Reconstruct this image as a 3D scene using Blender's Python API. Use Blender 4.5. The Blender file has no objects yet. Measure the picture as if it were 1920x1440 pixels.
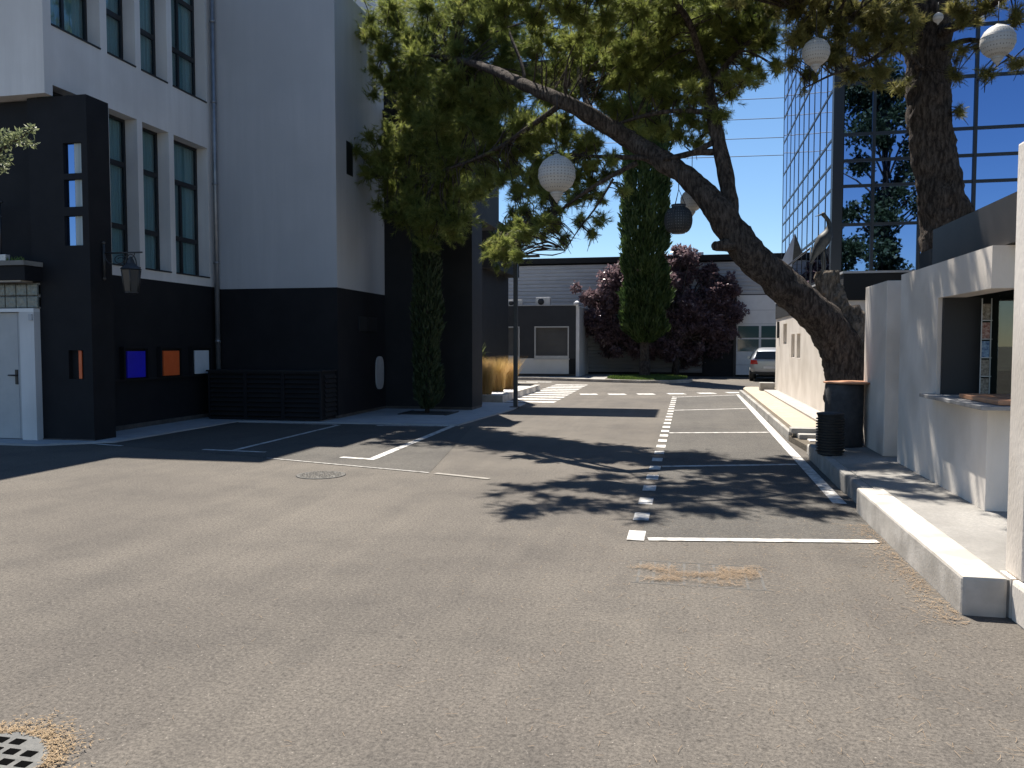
import bpy, bmesh, math, random
import numpy as np
from mathutils import Vector, Matrix, noise

random.seed(7); rng = np.random.default_rng(11)
scene = bpy.context.scene
C = scene.collection
R = math.radians
c_, s_ = math.cos, math.sin

# ------------------------------------------------------------------ camera
CAM_H = 1.7; PITCH = R(2.82); YAW = R(12.2); FPX = 1500.0
cd = bpy.data.cameras.new('camera'); cam = bpy.data.objects.new('camera', cd); C.objects.link(cam)
cd.sensor_width = 36; cd.lens = FPX / 1920 * 36; cd.clip_start = .05; cd.clip_end = 2000
cam.location = (0, 0, CAM_H); cam.rotation_euler = (math.pi / 2 - PITCH, 0, YAW)
scene.camera = cam

# ------------------------------------------------------------------ sky, sun, exposure
SUN = Vector((-.22, .47, 1.0)).normalized()
w = bpy.data.worlds.new('World'); scene.world = w; w.use_nodes = True
nt = w.node_tree; nt.nodes.clear()
sk = nt.nodes.new('ShaderNodeTexSky'); sk.sky_type = 'NISHITA'; sk.sun_disc = False
sk.sun_elevation = math.asin(SUN.z); sk.sun_rotation = math.atan2(SUN.x, SUN.y)
sk.altitude = 300; sk.air_density = 1.0; sk.dust_density = .0; sk.ozone_density = 4.0
bg = nt.nodes.new('ShaderNodeBackground'); bg.inputs[1].default_value = .062
wo_ = nt.nodes.new('ShaderNodeOutputWorld')
hs_ = nt.nodes.new('ShaderNodeHueSaturation'); hs_.inputs['Saturation'].default_value = 1.10
nt.links.new(sk.outputs[0], hs_.inputs['Color']); nt.links.new(hs_.outputs[0], bg.inputs[0]); nt.links.new(bg.outputs[0], wo_.inputs[0])
sd = bpy.data.lights.new('sun', 'SUN'); so = bpy.data.objects.new('sun', sd); C.objects.link(so)
sd.energy = 5.0; sd.angle = R(.53); sd.color = (1, .94, .85)
so.rotation_euler = SUN.to_track_quat('Z', 'Y').to_euler()
scene.view_settings.view_transform = 'Standard'; scene.view_settings.look = 'None'
scene.view_settings.exposure = 1.15; scene.view_settings.gamma = 1
scene.view_settings.use_curve_mapping = False

# ------------------------------------------------------------------ camera geometry helpers (pixel of the 1920 x 1440 frame -> world)
def ray(px, py):
    u = (px - 960) / FPX; v = (720 - py) / FPX
    X = u; Y = c_(PITCH) + v * s_(PITCH); Z = -s_(PITCH) + v * c_(PITCH)
    return Vector((X * c_(YAW) - Y * s_(YAW), X * s_(YAW) + Y * c_(YAW), Z))
def P(px, py, D): return Vector((0, 0, CAM_H)) + ray(px, py) * D
def G(px, py, z=0.0):
    d = ray(px, py); t = (z - CAM_H) / d.z
    return Vector((d.x * t, d.y * t, z))

# ------------------------------------------------------------------ materials
MATS = {}
def nodes(m): return m.node_tree.nodes, m.node_tree.links
def pm(name, c1, c2=None, scale=3.0, rough=.8, bump=0.0, bscale=60.0, metallic=0.0, spec=.5, stretch=None, detail=6, lo=.35, hi=.65, c3=None, s3=.4):
    m = bpy.data.materials.new(name); m.use_nodes = True; MATS[name] = m
    N, L = nodes(m); b = N['Principled BSDF']
    b.inputs['Roughness'].default_value = rough; b.inputs['Metallic'].default_value = metallic
    b.inputs['Specular IOR Level'].default_value = spec
    b.inputs['Base Color'].default_value = (*c1, 1)
    geo = N.new('ShaderNodeNewGeometry'); src = geo.outputs['Position']
    if stretch:
        mp = N.new('ShaderNodeMapping'); mp.inputs['Scale'].default_value = stretch
        L.new(src, mp.inputs[0]); srcs = mp.outputs[0]
    else: srcs = src
    if c2:
        n = N.new('ShaderNodeTexNoise'); n.inputs['Scale'].default_value = scale; n.inputs['Detail'].default_value = detail
        n.inputs['Roughness'].default_value = .62; L.new(srcs, n.inputs['Vector'])
        r = N.new('ShaderNodeValToRGB'); r.color_ramp.elements[0].position = lo; r.color_ramp.elements[1].position = hi
        r.color_ramp.elements[0].color = (*c1, 1); r.color_ramp.elements[1].color = (*c2, 1)
        L.new(n.outputs['Fac'], r.inputs[0]); out = r.outputs[0]
        if c3:
            n3 = N.new('ShaderNodeTexNoise'); n3.inputs['Scale'].default_value = s3; n3.inputs['Detail'].default_value = 4
            L.new(src, n3.inputs['Vector'])
            r3 = N.new('ShaderNodeValToRGB'); r3.color_ramp.elements[0].position = .42; r3.color_ramp.elements[1].position = .66
            r3.color_ramp.elements[0].color = (0, 0, 0, 1); r3.color_ramp.elements[1].color = (1, 1, 1, 1)
            L.new(n3.outputs['Fac'], r3.inputs[0])
            mx = N.new('ShaderNodeMix'); mx.data_type = 'RGBA'; L.new(r3.outputs[0], mx.inputs['Factor'])
            L.new(out, mx.inputs['A']); mx.inputs['B'].default_value = (*c3, 1); out = mx.outputs['Result']
        L.new(out, b.inputs['Base Color'])
    if bump:
        nb = N.new('ShaderNodeTexNoise'); nb.inputs['Scale'].default_value = bscale; nb.inputs['Detail'].default_value = 4
        L.new(srcs if stretch else src, nb.inputs['Vector'])
        bp = N.new('ShaderNodeBump'); bp.inputs['Strength'].default_value = bump; bp.inputs['Distance'].default_value = .02
        L.new(nb.outputs['Fac'], bp.inputs['Height']); L.new(bp.outputs[0], b.inputs['Normal'])
    return m

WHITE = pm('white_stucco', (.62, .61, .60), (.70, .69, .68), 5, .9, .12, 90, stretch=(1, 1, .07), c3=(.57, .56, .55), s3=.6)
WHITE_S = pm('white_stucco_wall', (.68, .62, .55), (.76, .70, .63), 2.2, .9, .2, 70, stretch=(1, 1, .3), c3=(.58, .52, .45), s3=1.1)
STAIRW = pm('shaded_white_stucco', (.42, .43, .45), (.46, .47, .49), 5, .9, .12, 90, stretch=(1, 1, .06), c3=(.40, .41, .43), s3=.5)  # greyer than the white stucco: the stair block's shade put into colour
BLACK = pm('black_render', (.007, .0075, .010), (.012, .0125, .015), 2.0, .75, .1, 80, spec=.3)
CHAR = pm('charcoal_render', (.012, .0125, .014), (.017, .0175, .019), 1.5, .7, .1, 80, spec=.3)
PLINTH = pm('plinth_band', (.055, .05, .047), (.09, .082, .075), 5, .9)
CONC = pm('concrete', (.25, .24, .22), (.34, .325, .30), 4, .92, .3, 60, c3=(.19, .18, .165), s3=1.5)
CONC_L = pm('pale_concrete', (.46, .425, .375), (.56, .52, .465), 5, .9, .12, 40, c3=(.34, .31, .27), s3=2.6)
TERR = pm('terrace_screed', (.22, .21, .195), (.30, .285, .26), 40, .92, .35, 150, c3=(.18, .17, .155), s3=1.2)
PAVE = pm('pavement_concrete', (.30, .31, .32), (.37, .38, .385), 3, .85, .15, 80)
SAND = pm('sandy_paving', (.36, .29, .21), (.43, .36, .27), 6, .9, .2, 90, c3=(.32, .28, .22), s3=.8)
PAINT = pm('road_paint', (.44, .425, .395), (.64, .62, .585), 26, .75, .25, 120, c3=(.26, .245, .225), s3=9)
PAINT_W = pm('worn_paint', (.16, .15, .135), (.40, .385, .36), 14, .8, .2, 120)
DARK_METAL = pm('dark_metal', (.018, .02, .024), (.026, .028, .032), 8, .45, spec=.5)
FRAME = pm('window_frame_dark', (.012, .014, .018), None, rough=.4)
GREYM = pm('grey_metal', (.40, .41, .43), (.47, .48, .50), 1.0, .5, spec=.4, stretch=(1, 1, 3))
ZINC = pm('zinc_pipe', (.22, .23, .25), (.30, .31, .33), 4, .4, metallic=.6)
WHITE_P = pm('white_plastic', (.72, .72, .72), (.78, .78, .78), 3, .45)
LAMPW = pm('white_lantern_metal', (.42, .40, .375), (.48, .46, .43), 9, .6)
BLUE = pm('blue_panel', (.012, .012, .55), (.016, .016, .65), 3, .35)
ORANGE = pm('orange_panel', (.74, .12, .03), (.82, .16, .045), 3, .35)
GREYP = pm('pale_panel', (.62, .66, .70), (.68, .72, .76), 3, .35)
WOOD = pm('counter_wood', (.35, .15, .075), (.50, .26, .14), 6, .5, .15, 40, stretch=(1, .15, 1))
STONE = pm('dark_stone', (.03, .03, .032), (.055, .055, .056), 8, .8, .3, 30)
SILL = pm('slate_sill', (.18, .18, .18), (.30, .29, .28), 10, .6, .2, 40)
RUBBER = pm('black_rubber', (.012, .013, .014), (.02, .022, .024), 10, .55)
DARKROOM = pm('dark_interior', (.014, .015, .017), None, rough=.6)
IRON = pm('cast_iron', (.06, .055, .05), (.10, .095, .085), 30, .75, .5, 90)
HOLE = pm('drain_hole', (.004, .004, .004), None, rough=1, spec=0)
IRON_D = pm('iron_lamp', (.02, .022, .024), (.035, .036, .038), 10, .5)
LAMPG = pm('lamp_glass', (.05, .05, .048), None, rough=.15)
BRONZE = pm('bronze_patina', (.022, .024, .022), (.05, .05, .045), 12, .6, metallic=.2)
SILVER = pm('silver_car_paint', (.36, .38, .41), None, rough=.28, metallic=.65)
CARG = pm('car_glass', (.012, .016, .02), None, rough=.06)
RED = pm('tail_light', (.5, .03, .02), None, rough=.2)
ALU = pm('aluminium', (.50, .50, .49), (.58, .58, .57), 5, .45, metallic=.3)
SHUT = pm('roller_shutter', (.11, .105, .10), (.14, .135, .125), 1, .7)
CREAM = pm('cream_panel', (.74, .71, .64), (.80, .77, .70), 1.5, .85)
GRAVEL = pm('white_pebbles', (.55, .54, .51), (.72, .71, .68), 30, .9, .5, 40)
SOIL = pm('soil', (.07, .055, .04), (.12, .10, .07), 20, .95, .5, 40)
STRAW = pm('straw_litter', (.16, .105, .055), (.36, .26, .15), 60, .9, .6, 90)
CABLE = pm('cable', (.02, .02, .022), None, rough=.6)
PICT1 = pm('card_red', (.22, .06, .04), (.5, .35, .3), 40, .5)
PICT2 = pm('card_blue', (.03, .08, .22), (.3, .45, .6), 30, .5)
PICT3 = pm('card_brown', (.12, .09, .06), (.4, .36, .3), 35, .5)
DUST = pm('asphalt_seam', (.20, .185, .16), (.27, .25, .22), 9, .95)

def asphalt(name='asphalt', k=1.0, warm=1.0):
    m = bpy.data.materials.new(name); m.use_nodes = True; N, L = nodes(m); b = N['Principled BSDF']
    geo = N.new('ShaderNodeNewGeometry'); pos = geo.outputs['Position']
    def ns(scale, detail=5, vec=pos, rough=.6):
        n = N.new('ShaderNodeTexNoise'); n.inputs['Scale'].default_value = scale; n.inputs['Detail'].default_value = detail
        n.inputs['Roughness'].default_value = rough; L.new(vec, n.inputs['Vector']); return n.outputs['Fac']
    def rmp(f, a, bb, ca, cb):
        r = N.new('ShaderNodeValToRGB'); r.color_ramp.elements[0].position = a; r.color_ramp.elements[1].position = bb
        r.color_ramp.elements[0].color = ca; r.color_ramp.elements[1].color = cb; L.new(f, r.inputs[0]); return r.outputs[0]
    def mix(t, f, A, B):
        x = N.new('ShaderNodeMix'); x.data_type = 'RGBA'; x.blend_type = t
        if isinstance(f, float): x.inputs['Factor'].default_value = f
        else: L.new(f, x.inputs['Factor'])
        for k, v in (('A', A), ('B', B)):
            if isinstance(v, tuple): x.inputs[k].default_value = v
            else: L.new(v, x.inputs[k])
        return x.outputs['Result']
    base = rmp(ns(.35, 5), .35, .68, (.086 * k * warm, .078 * k, .070 * k / warm, 1), (.118 * k * warm, .107 * k, .094 * k / warm, 1))
    mp = N.new('ShaderNodeMapping'); mp.inputs['Rotation'].default_value = (0, 0, R(15)); mp.inputs['Scale'].default_value = (2.6, .16, 1)
    L.new(pos, mp.inputs[0])
    streak = rmp(ns(1.0, 7, mp.outputs[0], .7), .38, .68, (.92, .92, .925, 1), (1.09, 1.085, 1.08, 1))
    col = mix('MULTIPLY', 1.0, base, streak)
    blot = rmp(ns(1.3, 7, rough=.7), .46, .74, (1.04, 1.03, 1.02, 1), (.82, .82, .83, 1))
    col = mix('MULTIPLY', 1.0, col, blot)
    grain = rmp(ns(48, 5, rough=.9), .34, .68, (.28, .28, .28, 1), (1.9, 1.87, 1.8, 1))
    col = mix('MULTIPLY', .85, col, grain)
    vo = N.new('ShaderNodeTexVoronoi'); vo.inputs['Scale'].default_value = 48; L.new(pos, vo.inputs['Vector'])
    spk = rmp(vo.outputs['Distance'], .05, .24, (1, 1, 1, 1), (0, 0, 0, 1))
    sel = rmp(ns(23, 2), .56, .62, (0, 0, 0, 1), (1, 1, 1, 1))
    f2 = mix('MULTIPLY', 1.0, spk, sel)
    col = mix('MIX', f2, col, (.30, .27, .23, 1))
    dk = rmp(ns(19, 3), .60, .68, (1, 1, 1, 1), (.72, .72, .72, 1)); col = mix('MULTIPLY', 1.0, col, dk)
    L.new(col, b.inputs['Base Color']); b.inputs['Roughness'].default_value = .92; b.inputs['Specular IOR Level'].default_value = .25
    bp = N.new('ShaderNodeBump'); bp.inputs['Strength'].default_value = .55; bp.inputs['Distance'].default_value = .008
    L.new(ns(110, 4, rough=.75), bp.inputs['Height']); L.new(bp.outputs[0], b.inputs['Normal'])
    return m
ASPH = asphalt(); ASPH_D = asphalt('asphalt_newer', .80, .96)

def leafmat(name, ca, cb, trans=.35, rough=.55, cc=None, nscale=1.2):
    m = bpy.data.materials.new(name); m.use_nodes = True; N, L = nodes(m)
    N.remove(N['Principled BSDF']); out = N['Material Output']
    geo = N.new('ShaderNodeNewGeometry')
    r = N.new('ShaderNodeValToRGB'); r.color_ramp.elements[0].color = (*ca, 1); r.color_ramp.elements[1].color = (*cb, 1)
    if cc:
        e = r.color_ramp.elements.new(.93); e.color = (*cb, 1); r.color_ramp.elements[2].color = (*cc, 1)
    n = N.new('ShaderNodeTexNoise'); n.inputs['Scale'].default_value = nscale; L.new(geo.outputs['Position'], n.inputs['Vector'])
    mt = N.new('ShaderNodeMath'); mt.operation = 'ADD'
    m2 = N.new('ShaderNodeMath'); m2.operation = 'MULTIPLY'; m2.inputs[1].default_value = .55
    L.new(geo.outputs['Random Per Island'], m2.inputs[0])
    m3 = N.new('ShaderNodeMath'); m3.operation = 'MULTIPLY_ADD'; m3.inputs[1].default_value = 1.4; m3.inputs[2].default_value = -.45
    L.new(n.outputs['Fac'], m3.inputs[0]); L.new(m2.outputs[0], mt.inputs[0]); L.new(m3.outputs[0], mt.inputs[1])
    L.new(mt.outputs[0], r.inputs[0])
    d = N.new('ShaderNodeBsdfPrincipled'); d.inputs['Roughness'].default_value = rough; d.inputs['Specular IOR Level'].default_value = .35
    L.new(r.outputs[0], d.inputs['Base Color'])
    t = N.new('ShaderNodeBsdfTranslucent'); L.new(r.outputs[0], t.inputs[0])
    mx = N.new('ShaderNodeMixShader'); mx.inputs[0].default_value = trans
    L.new(d.outputs[0], mx.inputs[1]); L.new(t.outputs[0], mx.inputs[2]); L.new(mx.outputs[0], out.inputs[0])
    return m
NEEDLE = leafmat('pine_needles_green', (.055, .095, .018), (.34, .37, .10), .55, cc=(.42, .34, .14), nscale=2.6)
NEEDLE_B = leafmat('pine_needles_olive', (.085, .10, .026), (.32, .29, .10), .55, cc=(.40, .28, .12), nscale=2.6)
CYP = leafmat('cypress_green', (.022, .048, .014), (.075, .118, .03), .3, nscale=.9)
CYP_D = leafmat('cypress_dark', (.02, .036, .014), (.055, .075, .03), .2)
PLUM = leafmat('plum_leaves', (.08, .05, .058), (.27, .19, .205), .45, .35, cc=(.5, .42, .41), nscale=2)
OLIVE = leafmat('olive_leaves', (.12, .15, .06), (.30, .33, .18), .35)
GRASSM = leafmat('lawn_green', (.06, .11, .02), (.13, .20, .04), .3)
STIPA = leafmat('feather_grass', (.40, .27, .06), (.62, .42, .20), .45, cc=(.70, .42, .26), nscale=2)
YUCCA = leafmat('yucca_leaves', (.05, .065, .03), (.12, .14, .06), .3)
DRYN = leafmat('dry_needles', (.17, .11, .06), (.36, .26, .165), .1, .8)

def barkmat(name, ca, cb):
    m = bpy.data.materials.new(name); m.use_nodes = True; N, L = nodes(m); b = N['Principled BSDF']
    geo = N.new('ShaderNodeNewGeometry'); mp = N.new('ShaderNodeMapping'); mp.inputs['Scale'].default_value = (1, 1, .3)
    L.new(geo.outputs['Position'], mp.inputs[0])
    n1 = N.new('ShaderNodeTexNoise'); n1.inputs['Scale'].default_value = 22; n1.inputs['Detail'].default_value = 7; n1.inputs['Roughness'].default_value = .7; L.new(mp.outputs[0], n1.inputs['Vector'])
    vo = N.new('ShaderNodeTexVoronoi'); vo.inputs['Scale'].default_value = 26; ad = N.new('ShaderNodeMix'); ad.data_type = 'VECTOR'; ad.inputs['Factor'].default_value = .12
    L.new(mp.outputs[0], ad.inputs['A']); L.new(n1.outputs['Color'], ad.inputs['B']); L.new(ad.outputs['Result'], vo.inputs['Vector'])
    mu = N.new('ShaderNodeMath'); mu.operation = 'MULTIPLY_ADD'; mu.inputs[1].default_value = -.45; L.new(vo.outputs['Distance'], mu.inputs[0]); L.new(n1.outputs['Fac'], mu.inputs[2])
    r = N.new('ShaderNodeValToRGB'); r.color_ramp.elements[0].position = .12; r.color_ramp.elements[1].position = .55
    r.color_ramp.elements[0].color = (*ca, 1); r.color_ramp.elements[1].color = (*cb, 1); L.new(mu.outputs[0], r.inputs[0])
    n2 = N.new('ShaderNodeTexNoise'); n2.inputs['Scale'].default_value = 2.5; n2.inputs['Detail'].default_value = 3; L.new(geo.outputs['Position'], n2.inputs['Vector'])
    mx = N.new('ShaderNodeMix'); mx.data_type = 'RGBA'; mx.blend_type = 'OVERLAY'; mx.inputs['Factor'].default_value = .5
    L.new(r.outputs[0], mx.inputs['A']); L.new(n2.outputs['Fac'], mx.inputs['B'])
    L.new(mx.outputs['Result'], b.inputs['Base Color']); b.inputs['Roughness'].default_value = .95; b.inputs['Specular IOR Level'].default_value = .15
    bp = N.new('ShaderNodeBump'); bp.inputs['Strength'].default_value = 1.0; bp.inputs['Distance'].default_value = .05
    L.new(mu.outputs[0], bp.inputs['Height']); L.new(bp.outputs[0], b.inputs['Normal'])
    return m
BARK = barkmat('pine_bark', (.035, .028, .024), (.15, .122, .103))
BARK_P = barkmat('dead_wood', (.09, .075, .06), (.34, .28, .22))

def glassmat(name, tint, refl=.12, rough=.01):
    m = bpy.data.materials.new(name); m.use_nodes = True; N, L = nodes(m); N.remove(N['Principled BSDF']); out = N['Material Output']
    t = N.new('ShaderNodeBsdfTransparent'); t.inputs[0].default_value = (*tint, 1)
    g = N.new('ShaderNodeBsdfGlossy'); g.inputs['Roughness'].default_value = rough
    fr = N.new('ShaderNodeLayerWeight'); fr.inputs[0].default_value = .5
    pw = N.new('ShaderNodeMath'); pw.operation = 'POWER'; pw.inputs[1].default_value = 3.5; L.new(fr.outputs['Facing'], pw.inputs[0])
    a = N.new('ShaderNodeMath'); a.operation = 'MULTIPLY_ADD'; a.inputs[1].default_value = .8; a.inputs[2].default_value = refl; a.use_clamp = True; L.new(pw.outputs[0], a.inputs[0])
    mx = N.new('ShaderNodeMixShader'); L.new(a.outputs[0], mx.inputs[0]); L.new(t.outputs[0], mx.inputs[1]); L.new(g.outputs[0], mx.inputs[2])
    L.new(mx.outputs[0], out.inputs[0]); return m
PANE = glassmat('window_glass', (.74, .86, .88), .06)
PANE_K = glassmat('kiosk_glass', (.5, .6, .55), .10)
MIRROR = pm('mirror_glass', (.24, .36, .62), None, rough=.015, metallic=1.0)
PANE_G = pm('garage_glass', (.06, .12, .12), None, rough=.08, spec=.8)

def curtainmat():
    m = pm('curtain', (.30, .37, .385), (.46, .53, .55), 14, .9, stretch=(1, 1, .02)); return m
CURT = curtainmat()

# ------------------------------------------------------------------ object helpers
def worigin(o):
    v = Vector((0, 0, 0))
    while o: v += o.location; o = o.parent
    return v
def link(o, parent=None):
    C.objects.link(o)
    if parent is not None:
        o.parent = parent; o.location = -worigin(parent)
    return o
def tag(o, label=None, cat=None, group=None, kind=None):
    if label: o['label'] = label
    if cat: o['category'] = cat
    if group: o['group'] = group
    if kind: o['kind'] = kind
    return o
def thing(name, label, cat, loc, group=None):
    o = bpy.data.objects.new(name, None); o.empty_display_size = .2; C.objects.link(o); o.location = loc
    return tag(o, label, cat, group)
def mesh(name, V, F, mat, parent=None, smooth=False):
    me = bpy.data.meshes.new(name); me.from_pydata([tuple(v) for v in V], [], F); me.materials.append(mat)
    if smooth: me.polygons.foreach_set('use_smooth', [True] * len(me.polygons))
    me.update(); return link(bpy.data.objects.new(name, me), parent)
def fastmesh(name, V, F, mat, parent=None, smooth=False):
    """V (n,3) array, F (m,k) array, all faces alike"""
    me = bpy.data.meshes.new(name); n, m, k = len(V), len(F), F.shape[1]
    me.vertices.add(n); me.vertices.foreach_set('co', np.asarray(V, np.float32).ravel())
    me.loops.add(m * k); me.loops.foreach_set('vertex_index', np.asarray(F, np.int32).ravel())
    me.polygons.add(m); me.polygons.foreach_set('loop_start', np.arange(0, m * k, k, dtype=np.int32))
    me.materials.append(mat); me.update(calc_edges=True)
    if smooth: me.polygons.foreach_set('use_smooth', np.ones(m, bool))
    return link(bpy.data.objects.new(name, me), parent)
BF = [(0, 3, 2, 1), (4, 5, 6, 7), (0, 1, 5, 4), (1, 2, 6, 5), (2, 3, 7, 6), (3, 0, 4, 7)]
def bv(x0, x1, y0, y1, z0, z1): return [(x0, y0, z0), (x1, y0, z0), (x1, y1, z0), (x0, y1, z0), (x0, y0, z1), (x1, y0, z1), (x1, y1, z1), (x0, y1, z1)]
def boxes(name, L, mat, parent=None):
    V, F = [], []
    for b in L:
        o = len(V); V += bv(*b); F += [tuple(i + o for i in f) for f in BF]
    return mesh(name, V, F, mat, parent)
def box(name, x0, x1, y0, y1, z0, z1, mat, parent=None, bev=0.0):
    if not bev: return boxes(name, [(x0, x1, y0, y1, z0, z1)], mat, parent)
    bm = bmesh.new(); vs = [bm.verts.new(v) for v in bv(x0, x1, y0, y1, z0, z1)]
    for f in BF: bm.faces.new([vs[i] for i in f])
    bmesh.ops.bevel(bm, geom=list(bm.edges), offset=bev, segments=2, affect='EDGES', profile=.6)
    me = bpy.data.meshes.new(name); bm.to_mesh(me); bm.free(); me.materials.append(mat)
    return link(bpy.data.objects.new(name, me), parent)
def holed(name, axis, a, b, u0, u1, z0, z1, holes, mat, parent=None):
    """wall slab: axis 'x' -> between x=a and x=b, u is y; axis 'y' -> between y=a and y=b, u is x; holes (u0,u1,z0,z1)"""
    us = sorted({u0, u1, *[h[0] for h in holes], *[h[1] for h in holes]}); us = [u for u in us if u0 <= u <= u1]
    zs = sorted({z0, z1, *[h[2] for h in holes], *[h[3] for h in holes]}); zs = [z for z in zs if z0 <= z <= z1]
    nu, nz = len(us) - 1, len(zs) - 1
    def solid(i, j):
        if i < 0 or j < 0 or i >= nu or j >= nz: return False
        cu, cz = (us[i] + us[i + 1]) / 2, (zs[j] + zs[j + 1]) / 2
        return not any(h[0] < cu < h[1] and h[2] < cz < h[3] for h in holes)
    V, F = [], []
    pt = (lambda d, u, z: (d, u, z)) if axis == 'x' else (lambda d, u, z: (u, d, z))
    def q(*p): o = len(V); V.extend(p); F.append((o, o + 1, o + 2, o + 3))
    for i in range(nu):
        for j in range(nz):
            if not solid(i, j): continue
            A, B, Z0, Z1 = us[i], us[i + 1], zs[j], zs[j + 1]
            q(pt(a, A, Z0), pt(a, B, Z0), pt(a, B, Z1), pt(a, A, Z1)); q(pt(b, B, Z0), pt(b, A, Z0), pt(b, A, Z1), pt(b, B, Z1))
            if not solid(i - 1, j): q(pt(a, A, Z0), pt(a, A, Z1), pt(b, A, Z1), pt(b, A, Z0))
            if not solid(i + 1, j): q(pt(a, B, Z0), pt(b, B, Z0), pt(b, B, Z1), pt(a, B, Z1))
            if not solid(i, j - 1): q(pt(a, A, Z0), pt(b, A, Z0), pt(b, B, Z0), pt(a, B, Z0))
            if not solid(i, j + 1): q(pt(a, A, Z1), pt(a, B, Z1), pt(b, B, Z1), pt(b, A, Z1))
    return mesh(name, V, F, mat, parent)
def tubegeo(pts, radii, seg=8, cap=True, rough=0.0, rscale=3.0, seed=0.0):
    pts = [Vector(p) for p in pts]; n = len(pts); V, F = [], []
    up = Vector((0, 0, 1)); prev = None
    for i, p in enumerate(pts):
        d = (pts[min(i + 1, n - 1)] - pts[max(i - 1, 0)]).normalized()
        if prev is None:
            a = d.cross(up if abs(d.z) < .9 else Vector((1, 0, 0))).normalized()
        else:
            a = (prev - d * prev.dot(d)).normalized()
        prev = a; b = d.cross(a)
        for k in range(seg):
            t = 2 * math.pi * k / seg; e = a * math.cos(t) + b * math.sin(t); r = radii[i]
            if rough:
                q = (p + e * r) * rscale
                r *= 1 + rough * (noise.noise(q + Vector((seed, 0, 0))) + .6 * noise.noise(q * 2.7) - .5 * abs(noise.noise(q * 5.5)))
            V.append(p + e * r)
    for i in range(n - 1):
        for k in range(seg):
            k2 = (k + 1) % seg; F.append((i * seg + k, i * seg + k2, (i + 1) * seg + k2, (i + 1) * seg + k))
    if cap: F.append(tuple(range(seg))[::-1]); F.append(tuple((n - 1) * seg + k for k in range(seg)))
    return V, F
def tube(name, pts, radii, mat, parent=None, seg=8, smooth=True, **kw):
    if not isinstance(radii, (list, tuple)): radii = [radii] * len(pts)
    V, F = tubegeo(pts, radii, seg, **kw); return mesh(name, V, F, mat, parent, smooth)
def merge(parts):
    V, F = [], []
    for v, f in parts:
        o = len(V); V += list(v); F += [tuple(i + o for i in q) for q in f]
    return V, F
def spline(ctrl, step=.12):
    """Catmull-Rom through (Vector, radius)"""
    P_ = [c[0] for c in ctrl]; r_ = [c[1] for c in ctrl]; op, orr = [], []
    for i in range(len(P_) - 1):
        p0 = P_[max(i - 1, 0)]; p1 = P_[i]; p2 = P_[i + 1]; p3 = P_[min(i + 2, len(P_) - 1)]
        m = max(2, int((p2 - p1).length / step))
        for k in range(m):
            t = k / m; op.append(.5 * ((2 * p1) + (p2 - p0) * t + (2 * p0 - 5 * p1 + 4 * p2 - p3) * t * t + (3 * p1 - p0 - 3 * p2 + p3) * t ** 3))
            orr.append(r_[i] + (r_[i + 1] - r_[i]) * t)
    op.append(P_[-1]); orr.append(r_[-1]); return op, orr
def lathe(name, prof, loc, mat, parent=None, seg=32, smooth=True, sq=None):
    V, F = [], []
    for r, z in prof:
        for k in range(seg):
            t = 2 * math.pi * k / seg; V.append((loc[0] + r * math.cos(t), loc[1] + r * math.sin(t), loc[2] + z))
    for i in range(len(prof) - 1):
        for k in range(seg):
            k2 = (k + 1) % seg; F.append((i * seg + k, i * seg + k2, (i + 1) * seg + k2, (i + 1) * seg + k))
    F.append(tuple(range(seg))[::-1]); F.append(tuple((len(prof) - 1) * seg + k for k in range(seg)))
    return mesh(name, V, F, mat, parent, smooth)
def poly(name, pts, z, mat, parent=None, thick=0.0):
    n = len(pts); V = [(p[0], p[1], z) for p in pts]; F = [tuple(range(n))]
    if thick:
        V += [(p[0], p[1], z - thick) for p in pts]
        F += [(i, i + n, (i + 1) % n + n, (i + 1) % n) for i in range(n)]
    return mesh(name, V, F, mat, parent)

# ================================================================== SETTING: ground, road, markings
gm = pm('far_ground', (.11, .10, .085), (.16, .15, .12), .2, .95)
tag(poly('ground', [(-700, -700), (700, -700), (700, 900), (-700, 900)], -.02, gm), kind='structure')
road = tag(poly('road', [(-60, -40), (60, -40), (60, 70), (-60, 70)], 0, ASPH), kind='structure')
poly('bay_surface', [(-.36, 7.0), (1.70, 7.3), (1.9, 28), (-.25, 26.4)], .004, ASPH_D, road)
poly('bay_surface', [(-10.0, 11.85), (-6.2, 10.9), (-3.3, 10.1), (-4.3, 16.04), (-9.57, 15.81)], .004, ASPH_D, road)
ZP = .008
def line(name, a, b, wd, mat=PAINT, wb=None):
    a, b = Vector((a[0], a[1], 0)), Vector((b[0], b[1], 0)); d = (b - a).normalized(); n = Vector((-d.y, d.x, 0))
    wb = wb or wd
    return poly(name, [a - n * wd / 2, b - n * wb / 2, b + n * wb / 2, a + n * wd / 2], ZP, mat, road)
# parallel bays on the right
y = 6.93; k = 0
while y < 26.3:
    line('lane_dash', (-.405 + .0045 * (y - 7), y), (-.405 + .0045 * (y - 7), y + .36), .15); y += .80
for a, b in (((-.30, 7.0), (1.64, 7.33)), ((-.30, 11.25), (1.55, 11.85)), ((-.28, 15.6), (1.6, 16.1)), ((-.28, 21.0), (1.62, 22.0)), ((-.3, 26.3), (1.75, 27.9))):
    line('parking_line', a, b, .11)
line('parking_line', (1.63, 9.0), (1.78, 28.2), .14)
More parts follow.
